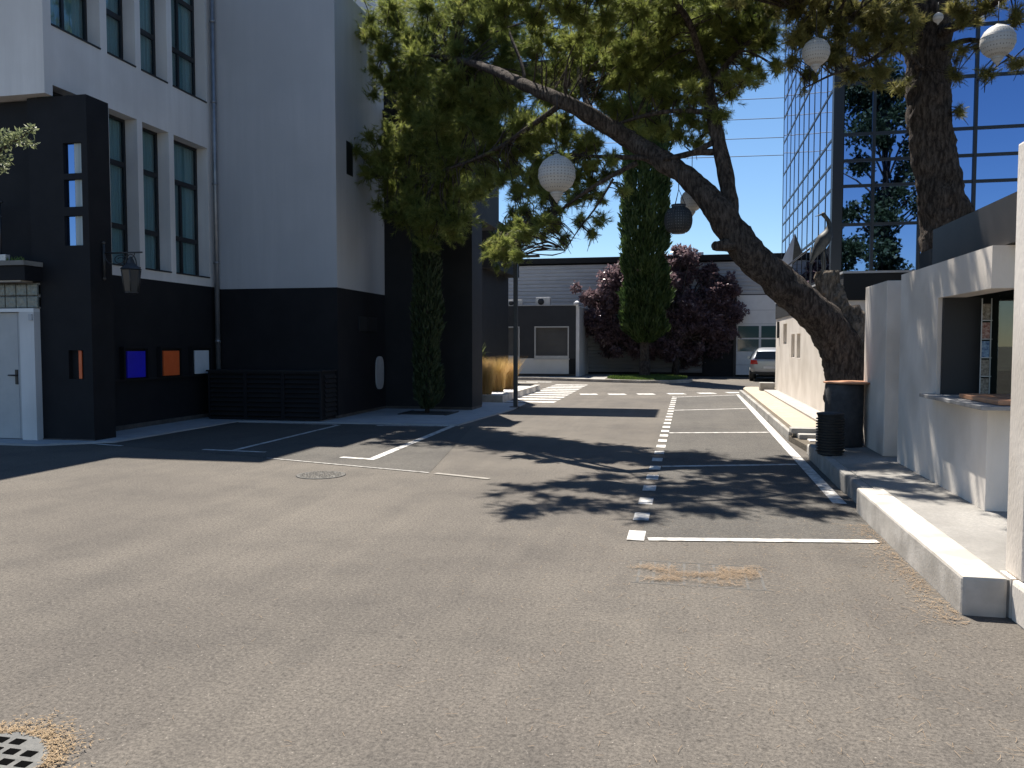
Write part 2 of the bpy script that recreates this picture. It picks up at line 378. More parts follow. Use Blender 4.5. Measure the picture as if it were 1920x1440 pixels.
# left bays
line('parking_line', (-7.6, 11.52), (-6.45, 11.44), .09); line('parking_line', (-7.06, 11.54), (-7.12, 15.68), .09)
line('parking_line', (-5.05, 11.17), (-4.46, 11.06), .11); line('parking_line', (-4.52, 11.13), (-4.72, 16.0), .13)
line('parking_line', (-9.5, 15.74), (-7.2, 15.73), .09); line('parking_line', (-6.3, 15.72), (-4.8, 15.93), .13)
line('parking_line', (-9.9, 11.8), (-9.2, 11.65), .08)
line('worn_line', (-6.1, 10.85), (-3.3, 10.05), .05, PAINT_W); line('worn_line', (-3.2, 10.03), (-2.4, 9.75), .09, DUST)
# zebra and give-way squares
for k in range(10):
    y0 = 23.25 + k * 1.12; line('zebra_stripe', (-5.22 - .015 * k, y0 + .05), (-3.72 - .03 * k, y0), .58)
for px, py in ((1104, 739.5), (1157, 739.5), (1211, 739.2), (1268, 738.6), (1325, 737.6), (1378, 736.4)):
    g = G(px, py); line('give_way_square', (g.x - .29, g.y - .09), (g.x + .29, g.y + .04), .62)
for px, py in ((985, 717), (1010, 716.5)): g = G(px, py); line('zebra_stripe', (g.x - .6, g.y), (g.x + .6, g.y), .5)
# pavements
pav = tag(poly('pavement', [(-22, 11.3), (-10.6, 11.35), (-9.75, 11.95), (-9.62, 12.0), (-9.58, 15.82), (-4.62, 16.05), (-4.35, 20.2), (-4.45, 22.4), (-5.9, 22.5), (-5.9, 30), (-22, 30)], .03, PAVE, thick=.06), kind='structure')
apron = tag(poly('pavement_apron', [(-16, 38.0), (-9.2, 37.6), (-6.8, 38.0), (-5.6, 37.4), (-4.6, 36.9), (-3.4, 37.2), (-3.2, 44), (-16, 44)], .10, CONC, thick=.12), kind='structure')
kerbs = [(-12.2, 37.86), (-9.2, 37.5), (-7.0, 37.9), (-5.6, 37.25), (-4.6, 36.75), (-3.3, 36.2), (-1.9, 35.7), (-.6, 35.9), (.15, 36.6), (.35, 37.8)]
V, F = [], []
for p in kerbs: V += [(p[0], p[1] - .09, 0), (p[0], p[1] - .09, .13), (p[0], p[1] + .09, .13), (p[0], p[1] + .09, 0)]
for i in range(len(kerbs) - 1):
    for k in range(3): a = i * 4 + k; F.append((a, a + 1, a + 5, a + 4))
tag(mesh('far_kerb', V, F, CONC_L), kind='structure')
lawn = tag(poly('lawn', [(-3.6, 36.5), (-1.9, 35.9), (-.6, 36.1), (0, 36.7), (.2, 37.8), (0, 40.5), (-1.5, 42), (-3.4, 41.5), (-3.7, 39)], .11, SOIL, thick=.12), kind='structure')

def blades(n, fx, h0, h1, wid, lean, mat, name, parent=None, kind=None):
    base = np.array([fx() for _ in range(n)]); a = rng.uniform(0, 2 * np.pi, n); hh = rng.uniform(h0, h1, n)
    side = np.stack([np.cos(a), np.sin(a), np.zeros(n)], 1) * wid
    b = rng.uniform(0, 2 * np.pi, n); ln = rng.uniform(.2, 1, n) * lean
    tip = base + np.stack([np.cos(b) * ln * hh, np.sin(b) * ln * hh, hh], 1)
    mid = base + np.stack([np.cos(b) * ln * hh * .3, np.sin(b) * ln * hh * .3, hh * .6], 1)
    V = np.stack([base - side, base + side, mid + side * .7, mid - side * .7, tip], 1).reshape(-1, 3)
    i = np.arange(n) * 5
    F = np.concatenate([np.stack([i, i + 1, i + 2], 1), np.stack([i, i + 2, i + 3], 1), np.stack([i + 3, i + 2, i + 4], 1)])
    o = fastmesh(name, V, F, mat, parent)
    if kind: o['kind'] = kind
    return o
def lawn_pt():
    while True:
        x, y = random.uniform(-3.6, .2), random.uniform(36, 42)
        if ((x + 1.8) / 1.9) ** 2 + ((y - 39) / 3.0) ** 2 < 1: return (x, y, .10)
tag(blades(9000, lawn_pt, .05, .13, .012, .6, GRASSM, 'grass'), 'short green grass on the island around the cypress', 'grass', kind='stuff')

# right terrace, kerb and pavement
ter = tag(poly('terrace', [(1.97, 5.46), (6, 5.46), (6, 12.7), (2.0, 12.62), (1.9, 12.5), (1.9, 8.6)], .235, TERR, thick=.25), kind='structure')
kb = thing('kerb', 'pale painted concrete kerb edging the raised terrace on the right', 'kerb', (1.83, 7, 0))
box('kerb_stone', 1.715, 1.975, 5.44, 8.62, -.02, .25, CONC_L, kb, .022)
ys = [8.66, 9.62, 10.6, 11.55, 12.55]
for i in range(4): box('kerb_stone', 1.80 + random.uniform(-.01, .02), 1.965, ys[i], ys[i + 1] - .04, -.02, .232 + random.uniform(-.015, .004), CONC, kb, .03)
sp = tag(poly('side_pavement', [(1.86, 14.7), (7, 14.7), (7, 28.6), (2.05, 28.6), (1.9, 27.6)], .25, SAND, thick=.27), kind='structure')
tag(poly('dirt_gap', [(1.95, 12.6), (7, 12.7), (7, 14.75), (1.8, 14.75)], .10, SOIL, thick=.12), kind='structure')
st = thing('concrete_steps', 'stack of worn concrete kerb slabs at the end of the sandy pavement', 'steps', (2.2, 14.4, 0))
for i, (x0, yf, z0, z1) in enumerate(((1.80, 14.42, .17, .262), (1.90, 14.16, .09, .185), (2.02, 13.86, -.02, .12))):
    box('slab', x0, 2.95, yf, 14.72 - .002 * i, z0, z1, CONC if i < 2 else CONC_L, st, .02)
box('slab', 1.86, 2.55, 12.75, 13.05, -.02, .16, CONC_L, st, .03)
tag(box('edge_strip', 1.80, 1.90, 14.76, 28.0, -.02, .17, CONC, None, .015), kind='structure')
tag(box('wall_base_strip', 2.42, 2.80, 14.9, 26.6, .25, .29, pm('grey_screed', (.30, .275, .25), (.37, .34, .31), 4, .9), None), kind='structure')

# ================================================================== LEFT OFFICE BUILDING
ob = thing('office_building', 'white and black rendered office building with tall narrow windows on the left', 'building', (-10.7, 16.8, 0))
WX, T = -10.7, .45
cols = [(12.03, 13.22), (13.40, 14.20), (14.36, 15.20), (15.37, 16.60)]
rows = [(3.22, 6.17), (7.18, 10.15)]
holes = [(a, b, z0, z1) for a, b in cols for z0, z1 in rows]
holed('window_wall', 'x', WX, WX - T, 11.85, 16.83, 5.98, 10.6, holes, WHITE, ob)
holed('window_wall', 'x', WX, WX - T, 12.56, 16.83, 3.03, 5.98, holes, WHITE, ob)
box('end_wall', -22, WX - T, 11.85, 12.2, 5.98, 10.6, WHITE, ob); box('wing_roof', -22, WX - T, 12.2, 16.83, 10.35, 10.55, CHAR, ob)
box('lower_wall', WX - T, WX, 12.55, 16.83, 1.02, 3.03, BLACK, ob)
box('base_wall', WX - T, WX - .05, 12.55, 16.83, .12, 1.02, BLACK, ob)
box('ledge', WX - .04, WX + .035, 12.55, 16.83, .985, 1.022, CHAR, ob)
box('plinth', WX - T, WX - .03, 12.55, 16.83, .0, .12, PLINTH, ob)
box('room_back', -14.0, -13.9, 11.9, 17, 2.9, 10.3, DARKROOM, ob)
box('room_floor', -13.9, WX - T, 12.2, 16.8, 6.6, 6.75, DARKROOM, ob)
for a, b in cols:
    for ri, (z0, z1) in enumerate(rows):
        gx = WX - .30; fw = .055
        L = [(gx - .03, gx + .03, a, a + fw, z0, z1), (gx - .03, gx + .03, b - fw, b, z0, z1), (gx - .03, gx + .03, a + fw, b - fw, z0, z0 + fw), (gx - .03, gx + .03, a + fw, b - fw, z1 - fw, z1)]
        zt = [z0 + .82, z0 + 2.05] if ri == 0 else [z0 + .95, z0 + 2.1]
        for z in zt: L.append((gx - .028, gx + .028, a + fw, b - fw, z - .05, z + .05))
        wide = b - a > 1.0
        if wide:
            m = (a + b) / 2; L.append((gx - .026, gx + .026, m - .03, m + .03, z0 + fw, zt[0] - .05)); L.append((gx - .026, gx + .026, m - .03, m + .03, zt[0] + .05, zt[1] - .05))
        wn = boxes('window', L, FRAME, ob)
        zz = [z0 + fw] + zt + [z1 - fw]
        for i in range(3):
            boxes('pane', [(gx - .004, gx + .004, a + fw, b - fw, zz[i] + (.05 if i else 0), zz[i + 1] - (.05 if i < 2 else 0))], PANE, wn)
        box('sill', WX - .29, WX + .02, a + .005, b - .005, z0 + .002, z0 + .03, FRAME, wn)
        n = 60; V, F = [], []
        for i in range(n + 1):
            yy = a + (b - a) * i / n; xx = gx - .085 + .025 * math.sin(i * 1.05 + random.uniform(-.3, .3)); V += [(xx, yy, z0 + .04), (xx, yy, z1)]
        for i in range(n): F.append((2 * i, 2 * i + 2, 2 * i + 3, 2 * i + 1))
        mesh('curtain', V, F, CURT, wn)
# projecting stair block
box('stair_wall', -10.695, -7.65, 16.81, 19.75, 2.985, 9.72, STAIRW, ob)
box('stair_base', -10.69, -7.652, 16.812, 19.75, .1, 2.985, BLACK, ob)
box('stair_plinth', -10.68, -7.66, 16.82, 19.75, 0, .1, PLINTH, ob)
box('unseen_attic', -22, -9.0, 16.95, 30, 9.75, 13.9, WHITE, ob)  # unseen top storey, set back to place its shadow edge
box('rear_wing', -22, -10.75, 16.84, 30, 0, 9.74, WHITE, ob)
box('slit_window', -7.70, -7.645, 17.38, 17.74, 5.62, 6.38, FRAME, ob)
v = boxes('wall_vent', [(-7.66, -7.62, 18.0, 18.5, 2.03, 2.38), (-7.66, -7.62, 18.54, 19.1, 2.03, 2.38)], DARKROOM, ob)
# black block beyond it
bb = boxes('black_block', [(-10, -5.3, 19.72, 20.75, .1, 7.5)], CHAR, ob)
box('block_plinth', -10, -5.31, 19.73, 20.74, 0, .1, PLINTH, ob)
box('block_roof', -10, -5.2, 19.66, 20.9, 7.5, 7.72, CHAR, ob)
box('rear_volume', -14, -7.45, 31.0, 36, 4.75, 6.72, CHAR, ob); box('rear_wall', -14, -7.95, 31.05, 36, 0, 4.75, CHAR, ob)
box('slab_support', -9.5, -6.25, 23.7, 26.8, 5.6, 9.9, CHAR, ob)  # hidden volume, added to carry the shadow-casting slab
box('shadow_slab', -9.6, -2.85, 23.6, 26.0, 9.9, 10.05, CHAR, ob)  # hidden slab, added to cast the strip shadow across the road
# pierced fin wall at the near end, facade below the white end wall
fh = [(-10.50, -10.14, 4.64, 5.16), (-10.50, -10.14, 4.07, 4.54), (-10.51, -10.15, 3.41, 3.92), (-10.50, -10.20, 1.10, 1.60)]
holed('fin_wall', 'y', 12.0, 12.54, -11.2, -10.02, 0, 5.96, fh, BLACK, ob)
for a_, b2_, z0_, z1_ in fh[:3]:
    box('slot_mirror', a_ + .002, a_ + .17, 12.06, 12.08, z0_ + .002, z1_ - .002, MIRROR, ob); box('reveal_board', a_ + .172, b2_ - .002, 12.06, 12.10, z0_ + .002, z1_ - .002, CURT, ob)  # mirror added for a sky reflection; board stands in for the pale reveal
box('dark_wall', -22, -11.2, 12.12, 12.54, 0, 5.96, BLACK, ob)
box('fin_plinth', -11.19, -10.0, 11.985, 12.0, 0, .05, PLINTH, ob)
# door bay at far left
box('door_jamb', -11.36, -11.06, 11.86, 12.11, .03, 2.27, WHITE, ob)
box('door_lintel', -14.3, -11.06, 11.86, 12.11, 2.27, 2.33, WHITE_P, ob)
DOORW = pm('grey_white_door', (.42, .42, .42), (.47, .47, .465), 3, .5)
d = box('door', -12.32, -11.365, 11.93, 12.0, .04, 2.262, DOORW, ob, .006)
box('door_seam', -11.47, -11.462, 11.924, 11.94, .05, 2.25, GREYM, d)
tube('handle', [(-11.50, 11.90, 1.16), (-11.66, 11.90, 1.16)], .014, FRAME, d); box('handle_plate', -11.53, -11.48, 11.912, 11.93, 1.0, 1.26, FRAME, d)
box('door_panel', -14.3, -12.33, 11.94, 12.1, .03, 2.265, WHITE_P, ob)
GB = pm('glass_block', (.10, .11, .10), (.20, .21, .19), 14, .18, .5, 20, spec=.7)
for i in range(14):
    for j in range(2): box('glass_block', -11.25 - i * .225, -11.04 - i * .225, 11.93, 12.02, 2.34 + j * .215, 2.545 + j * .215, GB, ob, .018)
box('block_mortar', -14.3, -11.04, 11.97, 12.1, 2.33, 2.775, CONC, ob)
box('canopy_fascia', -14.5, -10.99, 11.62, 12.1, 2.80, 3.05, BLACK, ob)
box('canopy_slab', -14.5, -10.97, 11.58, 12.1, 3.052, 3.13, CONC, ob)
box('soffit_strip', -14.4, -11.1, 11.64, 11.9, 2.778, 2.799, CONC_L, ob)
box('alarm_box', -11.15, -11.08, 11.835, 11.858, 2.12, 2.23, GREYM, ob)
# downpipe
dp = tube('downpipe', [(-10.58, 16.70, .1), (-10.58, 16.70, 11)], .055, ZINC, ob, 14)
for z in (1.75, 3.55, 5.35, 7.2, 9): lathe('bracket', [(.056, 0), (.068, .005), (.068, .05), (.056, .055)], (-10.58, 16.70, z), ZINC, dp, 16)
# railing and small planter on the canopy
rl = thing('balcony_railing', 'dark thin railing above the white door at the left edge', 'railing', (-12, 11.7, 3.13))
for i in range(12): tube('post', [(-11.55 - i * .26, 11.72, 3.13), (-11.55 - i * .26, 11.72, 4.15)], .016, FRAME, rl, 6)
tube('rail', [(-11.5, 11.72, 4.15), (-14.5, 11.72, 4.15)], .022, FRAME, rl, 6)
tube('rail', [(-11.5, 11.72, 3.9), (-14.5, 11.72, 3.9)], .012, FRAME, rl, 6)
pt_ = thing('window_box', 'small grey planting box on the ledge over the white door', 'planter', (-11.6, 11.64, 3.13))
box('trough', -12.2, -11.35, 11.60, 11.70, 3.132, 3.24, ALU, pt_, .008)
blades(160, lambda: (random.uniform(-12.1, -11.0), random.uniform(11.60, 11.68), 3.13), .03, .09, .008, .8, GRASSM, 'weeds', pt_, 'stuff')

# coloured wall panels along the window wall
t = thing('wall_panel', 'narrow red orange strip set in the lowest slot of the black fin wall', 'panel', (-10.3, 12.08, 1.1), 'coloured panels on the black wall')
box('board', -10.345, -10.285, 12.055, 12.075, 1.105, 1.595, ORANGE, t); box('frame', -10.497, -10.203, 12.08, 12.11, 1.102, 1.598, BLACK, t)
for nm, yc, col, lab in (('blue', 13.92, BLUE, 'deep blue square panel framed on the black wall'),
                         ('orange', 15.03, ORANGE, 'bright orange square panel framed on the black wall, between the blue and pale panels'), ('pale', 16.12, GREYP, 'pale grey square panel framed on the black wall beside the downpipe')):
    t = thing('wall_panel', lab, 'panel', (WX, yc, 1.02), 'coloured panels on the black wall')
    b_ = boxes('frame', [(WX + .002, WX + .10, yc - .38, yc - .33, 1.024, 1.66), (WX + .002, WX + .10, yc + .33, yc + .38, 1.024, 1.66), (WX + .002, WX + .10, yc - .33, yc + .33, 1.62, 1.66)], BLACK, t)
    box('board', WX + .02, WX + .085, yc - .265, yc + .265, 1.05, 1.57, col, t, .004)

# wall lantern on its bracket
wl = thing('wall_lantern', 'wrought iron street lantern hanging from a scrolled bracket on the black fin wall', 'lantern', (-10.0, 12.3, 2.86))
tube('backplate', [(-9.985, 12.3, 2.84), (-9.985, 12.3, 3.5)], .022, IRON_D, wl, 8)
for z in (2.86, 3.48): lathe('finial', [(.005, -.03), (.03, -.01), (.03, .01), (.005, .03)], (-9.985, 12.3, z), IRON, wl, 10)
tube('arm', [(-9.985, 12.3, 3.30), (-9.22, 12.3, 3.30)], .014, IRON_D, wl, 8)
pts = [(-9.97 + .30 * (1 - c_(t)), 12.3, 3.28 - .26 * s_(t) * (1 - t / 4.5)) for t in np.linspace(0, 3.4, 20)]
tube('scroll', pts, .009, IRON_D, wl, 6)
tube('scroll', [(-9.66 + .14 * c_(t) * (1 - t / 14), 12.3, 3.18 + .09 * s_(t) * (1 - t / 14)) for t in np.linspace(0, 9, 30)], .007, IRON_D, wl, 6)
tube('hanger', [(-9.56, 12.3, 2.98)] + [(-9.45 - .11 * c_(t), 12.3, 3.08 + .19 * s_(t)) for t in np.linspace(.2, 2.94, 12)] + [(-9.34, 12.3, 2.98)], .011, IRON_D, wl, 6)
lathe('cap', [(.02, .20), (.05, .15), (.075, .08), (.17, .0), (.19, -.02), (.15, -.035)][::-1], (-9.45, 12.3, 3.03), IRON_D, wl, 6, False)
cg = lathe('lamp_body', [(.105, -.42), (.12, -.40), (.165, -.035)], (-9.45, 12.3, 3.03), LAMPG, wl, 6, False)
for k in range(6):
    t = 2 * math.pi * k / 6
    tube('glazing_bar', [(-9.45 + .122 * c_(t), 12.3 + .122 * s_(t), 2.62), (-9.45 + .168 * c_(t), 12.3 + .168 * s_(t), 2.995)], .009, IRON_D, cg, 5)
lathe('base_ring', [(.06, -.45), (.115, -.43), (.115, -.41)], (-9.45, 12.3, 3.03), IRON_D, wl, 6, False)

# louvred cabinet
lc = thing('louvred_cabinet', 'low black slatted cabinet standing against the stair block', 'cabinet', (-9.1, 16.4, 0))
box('carcass', -10.42, -7.72, 16.16, 16.80, .06, 1.10, BLACK, lc); box('cabinet_top', -10.48, -7.68, 16.04, 16.80, 1.102, 1.135, CHAR, lc)
for i in range(3):
    x0 = -10.44 + i * .91
    boxes('door_frame', [(x0, x0 + .04, 16.06, 16.15, .05, 1.10), (x0 + .865, x0 + .905, 16.06, 16.15, .05, 1.10), (x0 + .04, x0 + .865, 16.06, 16.15, 1.06, 1.10), (x0 + .04, x0 + .865, 16.06, 16.15, .05, .09)], BLACK, lc)
    for j in range(9):
        z = .13 + j * .104
        mesh('slat', [(x0 + .041, 16.06, z), (x0 + .864, 16.06, z), (x0 + .864, 16.075, z - .005), (x0 + .041, 16.075, z - .005), (x0 + .041, 16.13, z + .075), (x0 + .864, 16.13, z + .075), (x0 + .864, 16.145, z + .07), (x0 + .041, 16.145, z + .07)],
             [(0, 1, 5, 4), (1, 2, 6, 5), (2, 3, 7, 6), (3, 0, 4, 7), (0, 3, 2, 1), (4, 5, 6, 7)], CHAR, lc)
for j in range(9):
    z = .13 + j * .104
    mesh('slat', [(-7.66, 16.2, z), (-7.66, 16.76, z), (-7.675, 16.76, z - .005), (-7.675, 16.2, z - .005), (-7.70, 16.2, z + .075), (-7.70, 16.76, z + .075), (-7.715, 16.76, z + .07), (-7.715, 16.2, z + .07)],
         [(0, 1, 5, 4), (1, 2, 6, 5), (2, 3, 7, 6), (3, 0, 4, 7), (0, 3, 2, 1), (4, 5, 6, 7)], CHAR, lc)
# pale oval plaque on the side wall
pl = thing('wall_plaque', 'pale grey oval plaque on the black side wall left of the slim cypress', 'plaque', (-7.64, 19.4, .5))
V, F = [], []
n = 28
for d_ in (-7.652, -7.625):
    for k in range(n):
        t = 2 * math.pi * k / n; sx, sz = c_(t), s_(t)
        V.append((d_, 19.30 + .26 * math.copysign(abs(sx) ** .7, sx), .98 + .42 * math.copysign(abs(sz) ** .6, sz)))
F = [tuple(range(n)), tuple(range(2 * n - 1, n - 1, -1))] + [(k, (k + 1) % n, (k + 1) % n + n, k + n) for k in range(n)]
mesh('plate', V, F, ALU, pl)

# ================================================================== FAR WAREHOUSE AND ITS ANNEXE
wh = thing('warehouse', 'long grey corrugated metal warehouse with dark roof edge in the background', 'building', (-3, 44, 0))
def corrug(name, x0, x1, y, z0, z1, pitch, mat, parent):
    V, F = [], []; z = z0
    prof = []
    while z < z1 - 1e-6:
        for dz, dy in ((0, 0), (.25, 0), (.35, -.045), (.85, -.045), (.97, 0)): 
            if z + dz * pitch <= z1: prof.append((y + dy, z + dz * pitch))
        z += pitch
    for yy, zz in prof: V += [(x0, yy, zz), (x1, yy, zz)]
    for i in range(len(prof) - 1): F.append((2 * i, 2 * i + 1, 2 * i + 3, 2 * i + 2))
    return mesh(name, V, F, mat, parent)
corrug('cladding', -10.6, 2.55, 44, 3.2, 6.15, .20, GREYM, wh); corrug('cladding', 2.55, 12, 44, 4.35, 6.15, .20, GREYM, wh)
corrug('cladding', -10.6, .9, 44.05, .2, 3.2, .20, pm('shaded_cladding_low', (.24, .245, .25), (.28, .285, .29), 1, .6), wh)  # tree shade on the lower cladding is put into a darker grey
box('roof_fascia', -10.75, 12.2, 43.8, 44.2, 6.15, 6.45, CHAR, wh); box('wall_core', -10.6, 12, 44.1, 58, 0, 6.1, CHAR, wh)
box('roof', -10.75, 12.2, 44.2, 58, 6.10, 6.40, CHAR, wh)
box('corner_pipe', -10.62, -10.30, 43.75, 44.0, 3.7, 6.15, ALU, wh)
box('dark_door', .95, 2.5, 43.9, 44.05, 0, 3.2, CHAR, wh)
box('door_post', 2.5, 2.62, 43.85, 44.1, 0, 4.3, DARK_METAL, wh)
gd = box('garage_door', 2.64, 7.6, 43.93, 44.03, .1, 4.3, WHITE_P, wh)
for i in range(5): box('door_joint', 2.64, 7.6, 43.915, 43.928, .62 + i * .72, .64 + i * .72, GREYM, gd)
for i in range(4):
    for j in range(2):
        box('pane', 2.72 + i * 1.18, 3.78 + i * 1.18, 43.905, 43.93, 1.36 + j * .70, 1.98 + j * .70, PANE_G, gd)
box('roof_vent', .4, .95, 46, 46.6, 6.4, 6.85, WHITE_P, wh, .03)
an = thing('low_annexe', 'low charcoal annexe with two shuttered windows and a pale base in front of the warehouse', 'building', (-8, 40, 0))
wz0, wz1 = 1.0, 2.62
W_ = [(-9.95, -8.25), (-7.48, -5.72)]
holed('front_wall', 'y', 40, 40.3, -14, -5.37, 1.0, 3.66, [(a, b, wz0 + .001, wz1) for a, b in W_], pm('slate_render', (.026, .028, .032), (.034, .036, .04), 1.5, .7), an)
box('base_panel', -14, -5.72, 39.99, 40.29, .22, .995, CREAM, an); box('base_edge', -5.72, -5.37, 40.0, 40.3, .22, 1.0, CHAR, an)
box('skirting', -14, -5.37, 40.02, 40.3, .1, .22, PLINTH, an)
box('side_wall', -5.368, -5.20, 40.02, 43.85, .1, 3.62, WHITE_P, an)
box('annexe_roof', -14, -5.37, 40.3, 43.95, 3.3, 3.6, CHAR, an); box('parapet_cap', -14, -5.35, 39.97, 40.33, 3.662, 3.70, ALU, an)
for a, b in W_:
    f_ = boxes('window', [(a, a + .06, 39.97, 40.1, wz0, wz1), (b - .06, b, 39.97, 40.1, wz0, wz1), (a + .06, b - .06, 39.97, 40.1, wz1 - .06, wz1), (a + .06, b - .06, 39.97, 40.1, wz0, wz0 + .14)], ALU, an)
    V, F = [], []
    for i in range(24):
        z = wz0 + .14 + i * .062; V += [(a + .06, 40.09, z), (b - .06, 40.09, z), (b - .06, 40.06, z + .031), (a + .06, 40.06, z + .031), (b - .06, 40.09, z + .06), (a + .06, 40.09, z + .06)]
        o = i * 6; F += [(o, o + 1, o + 2, o + 3), (o + 3, o + 2, o + 4, o + 5)]
    mesh('roller_shutter', V, F, SHUT, f_)
    box('sill', a - .04, b + .04, 39.93, 40.06, wz0 - .05, wz0 - .003, ALU, f_)
cc = thing('security_camera', 'white security camera on the corner of the low annexe roof', 'camera', (-5.3, 39.95, 3.55))
tube('camera_body', [(-5.36, 39.6, 3.72), (-5.30, 39.95, 3.80)], .09, WHITE_P, cc, 10); box('mount', -5.36, -5.24, 39.95, 40.02, 3.55, 3.78, WHITE_P, cc)
# things standing on the annexe roof
def acunit(x, label, w_, h_):
    t = thing('air_conditioner', label, 'air conditioner', (x, 41, 3.6), 'units on the annexe roof')
    cs = box('casing', x - w_ / 2, x + w_ / 2, 40.8, 41.15, 3.68, 3.68 + h_, pm('ac_grey', (.42, .42, .41), (.5, .5, .49), 3, .6), t, .03)
    lathe('fan_grille', [(h_ * .36, 0), (h_ * .36, .02), (.05, .03)], (0, 0, 0), FRAME, t, 20).matrix_local = Matrix.Translation(Vector((x - w_ * .12, 40.80, 3.68 + h_ / 2)) - worigin(t)) @ Matrix.Rotation(R(90), 4, 'X')
    box('foot', x - w_ * .35, x - w_ * .25, 40.85, 41.1, 3.6, 3.68, FRAME, t); box('foot', x + w_ * .25, x + w_ * .35, 40.85, 41.1, 3.6, 3.68, FRAME, t)
acunit(-9.75, 'air conditioner with taller casing at the left of the annexe roof', .55, .5)
acunit(-8.75, 'wide low air conditioner behind the lamp post on the annexe roof', .95, .34)
acunit(-7.2, 'air conditioner at the right end of the annexe roof', .75, .46)

# ================================================================== RIGHT SIDE: low annexe, glass tower
lw = thing('low_white_building', 'low cream rendered building with slit windows behind the leaning pine', 'building', (2.8, 21, .25))
sl = [(23.75, 24.58, 1.72, 2.30), (22.05, 22.75, 1.36, 1.98), (21.0, 21.65, 1.36, 1.98)]
holed('side_wall', 'x', 2.8, 3.1, 15.5, 26.5, .25, 2.5, sl, WHITE_S, lw)
for a, b, z0, z1 in sl: box('slit_window', 2.93, 2.98, a, b, z0, z1, GREYM, lw)
box('end_wall', 3.1, 14, 15.5, 15.8, .25, 2.5, WHITE_S, lw)
box('fascia', 2.78, 14, 15.45, 26.55, 2.502, 2.98, CHAR, lw); box('roof_edge', 2.76, 14, 15.43, 26.57, 2.982, 3.02, GREYM, lw)
box('back_wall', 3.1, 14, 26.2, 26.5, .25, 2.5, WHITE_S, lw)
box('stone_block', 2.32, 2.76, 26.2, 26.7, .252, .50, CONC, lw, .02)
box('wall_light', 2.74, 2.80, 25.6, 25.72, 1.9, 2.4, FRAME, lw)

gt = thing('glass_office_tower', 'mirror glass office tower with dark mullions behind the pines on the right', 'building', (8, 28, 3))
GX, GY = 3.86, 23.0
rz = [3.05, 3.58, 4.90, 5.92, 6.59, 7.28, 8.61, 9.90, 10.90, 11.6, 12.3, 13.6, 14.9]
cx = [4.06, 4.82] + [5.97 + 1.29 * i for i in range(7)]
cy = [23.2 + 1.16 * i for i in range(11)]
def panes(fx, uu, face):
    for i in range(len(uu) - 1):
        for j in range(len(rz) - 1):
            if j == 0: continue
            a, b, z0, z1 = uu[i] + .03, uu[i + 1] - .03, rz[j] + .03, rz[j + 1] - .03
            t1, t2 = random.gauss(0, .0016), random.gauss(0, .0016)
            pts = []
            for (u, z) in ((a, z0), (b, z0), (b, z1), (a, z1)):
                d_ = t1 * (u - (a + b) / 2) + t2 * (z - (z0 + z1) / 2)
                pts.append((u, GY + d_, z) if face == 'y' else (GX + d_, u, z))
            bk = [(p[0], p[1] + .02, p[2]) if face == 'y' else (p[0] + .02, p[1], p[2]) for p in pts]
            mesh('glass_pane', pts + bk, [(0, 1, 2, 3), (7, 6, 5, 4), (0, 4, 5, 1), (1, 5, 6, 2), (2, 6, 7, 3), (3, 7, 4, 0)], MIRROR, gt)
panes(0, cx, 'y'); panes(0, cy, 'x')
for x in cx[1:]: box('mullion', x - .04, x + .04, GY - .05, GY + .06, 3.58, 14.9, FRAME, gt)
for y_ in cy[1:]: box('mullion', GX - .012, GX + .06, y_ - .03, y_ + .03, 3.05, 14.9, FRAME, gt)
for z in rz[1:]:
    box('transom', cx[0], cx[-1], GY - .035, GY + .05, z - .04, z + .04, FRAME, gt)
    box('transom', GX - .016, GX + .05, cy[0], cy[-1], z - .035, z + .035, FRAME, gt)
box('corner_post', GX - .06, 4.06, GY - .07, GY + .2, 3.02, 15, FRAME, gt)
box('base_band', 4.06, 14.4, GY - .06, GY + .04, 3.02, 3.54, CHAR, gt); box('base_ledge', 4.06, 14.4, GY - .12, GY - .062, 3.54, 3.565, ALU, gt)
box('tower_core', GX + .12, 14.2, GY + .12, 34.7, 3.0, 15, DARKROOM, gt)

# ------------------------------------------------------------------ kiosk
ko = thing('kiosk', 'white rendered kiosk with a wide dark serving window on the right', 'kiosk', (2.7, 9, .24))
holed('side_wall', 'x', 2.6, 2.85, 7.72, 10.72, .236, 2.56, [(7.72, 9.22, 1.14, 2.19)], WHITE_S, ko)
box('front_lintel', 2.852, 5.2, 7.722, 7.95, 2.19, 2.558, WHITE_S, ko); box('front_wall', 2.852, 5.2, 7.722, 7.95, .236, 1.14, WHITE_S, ko)
box('back_wall', 2.86, 5.2, 10.4, 10.7, .236, 2.55, WHITE_S, ko); box('kiosk_roof', 2.86, 5.2, 7.96, 10.4, 2.45, 2.55, DARKROOM, ko)
box('shutter_leaf', 2.64, 3.0, 9.15, 9.21, 1.17, 2.19, DARKROOM, ko)
box('interior_wall', 3.0, 5.0, 9.6, 9.65, .3, 2.45, DARKROOM, ko); box('interior_side', 5.0, 5.05, 8, 9.6, .3, 2.45, DARKROOM, ko)
si = box('sill', 2.46, 3.1, 7.45, 9.30, 1.142, 1.178, SILL, ko, .006)
for i in range(4): box('counter_plank', 2.62 + i * .125, 2.735 + i * .125, 7.55, 8.55 + .05 * (i % 2), 1.182, 1.222, WOOD, ko, .006)
box('fascia', 2.72, 5.3, 7.3, 9.9, 2.57, 2.99, pm('brown_black_fascia', (.022, .019, .018), (.032, .028, .026), 3, .5), ko)
box('fascia_return', 2.76, 5.3, 9.9, 10.6, 2.57, 2.80, CHAR, ko)
gp = box('glass_screen', 3.06, 3.9, 8.86, 8.87, 1.18, 2.19, PANE_K, ko)
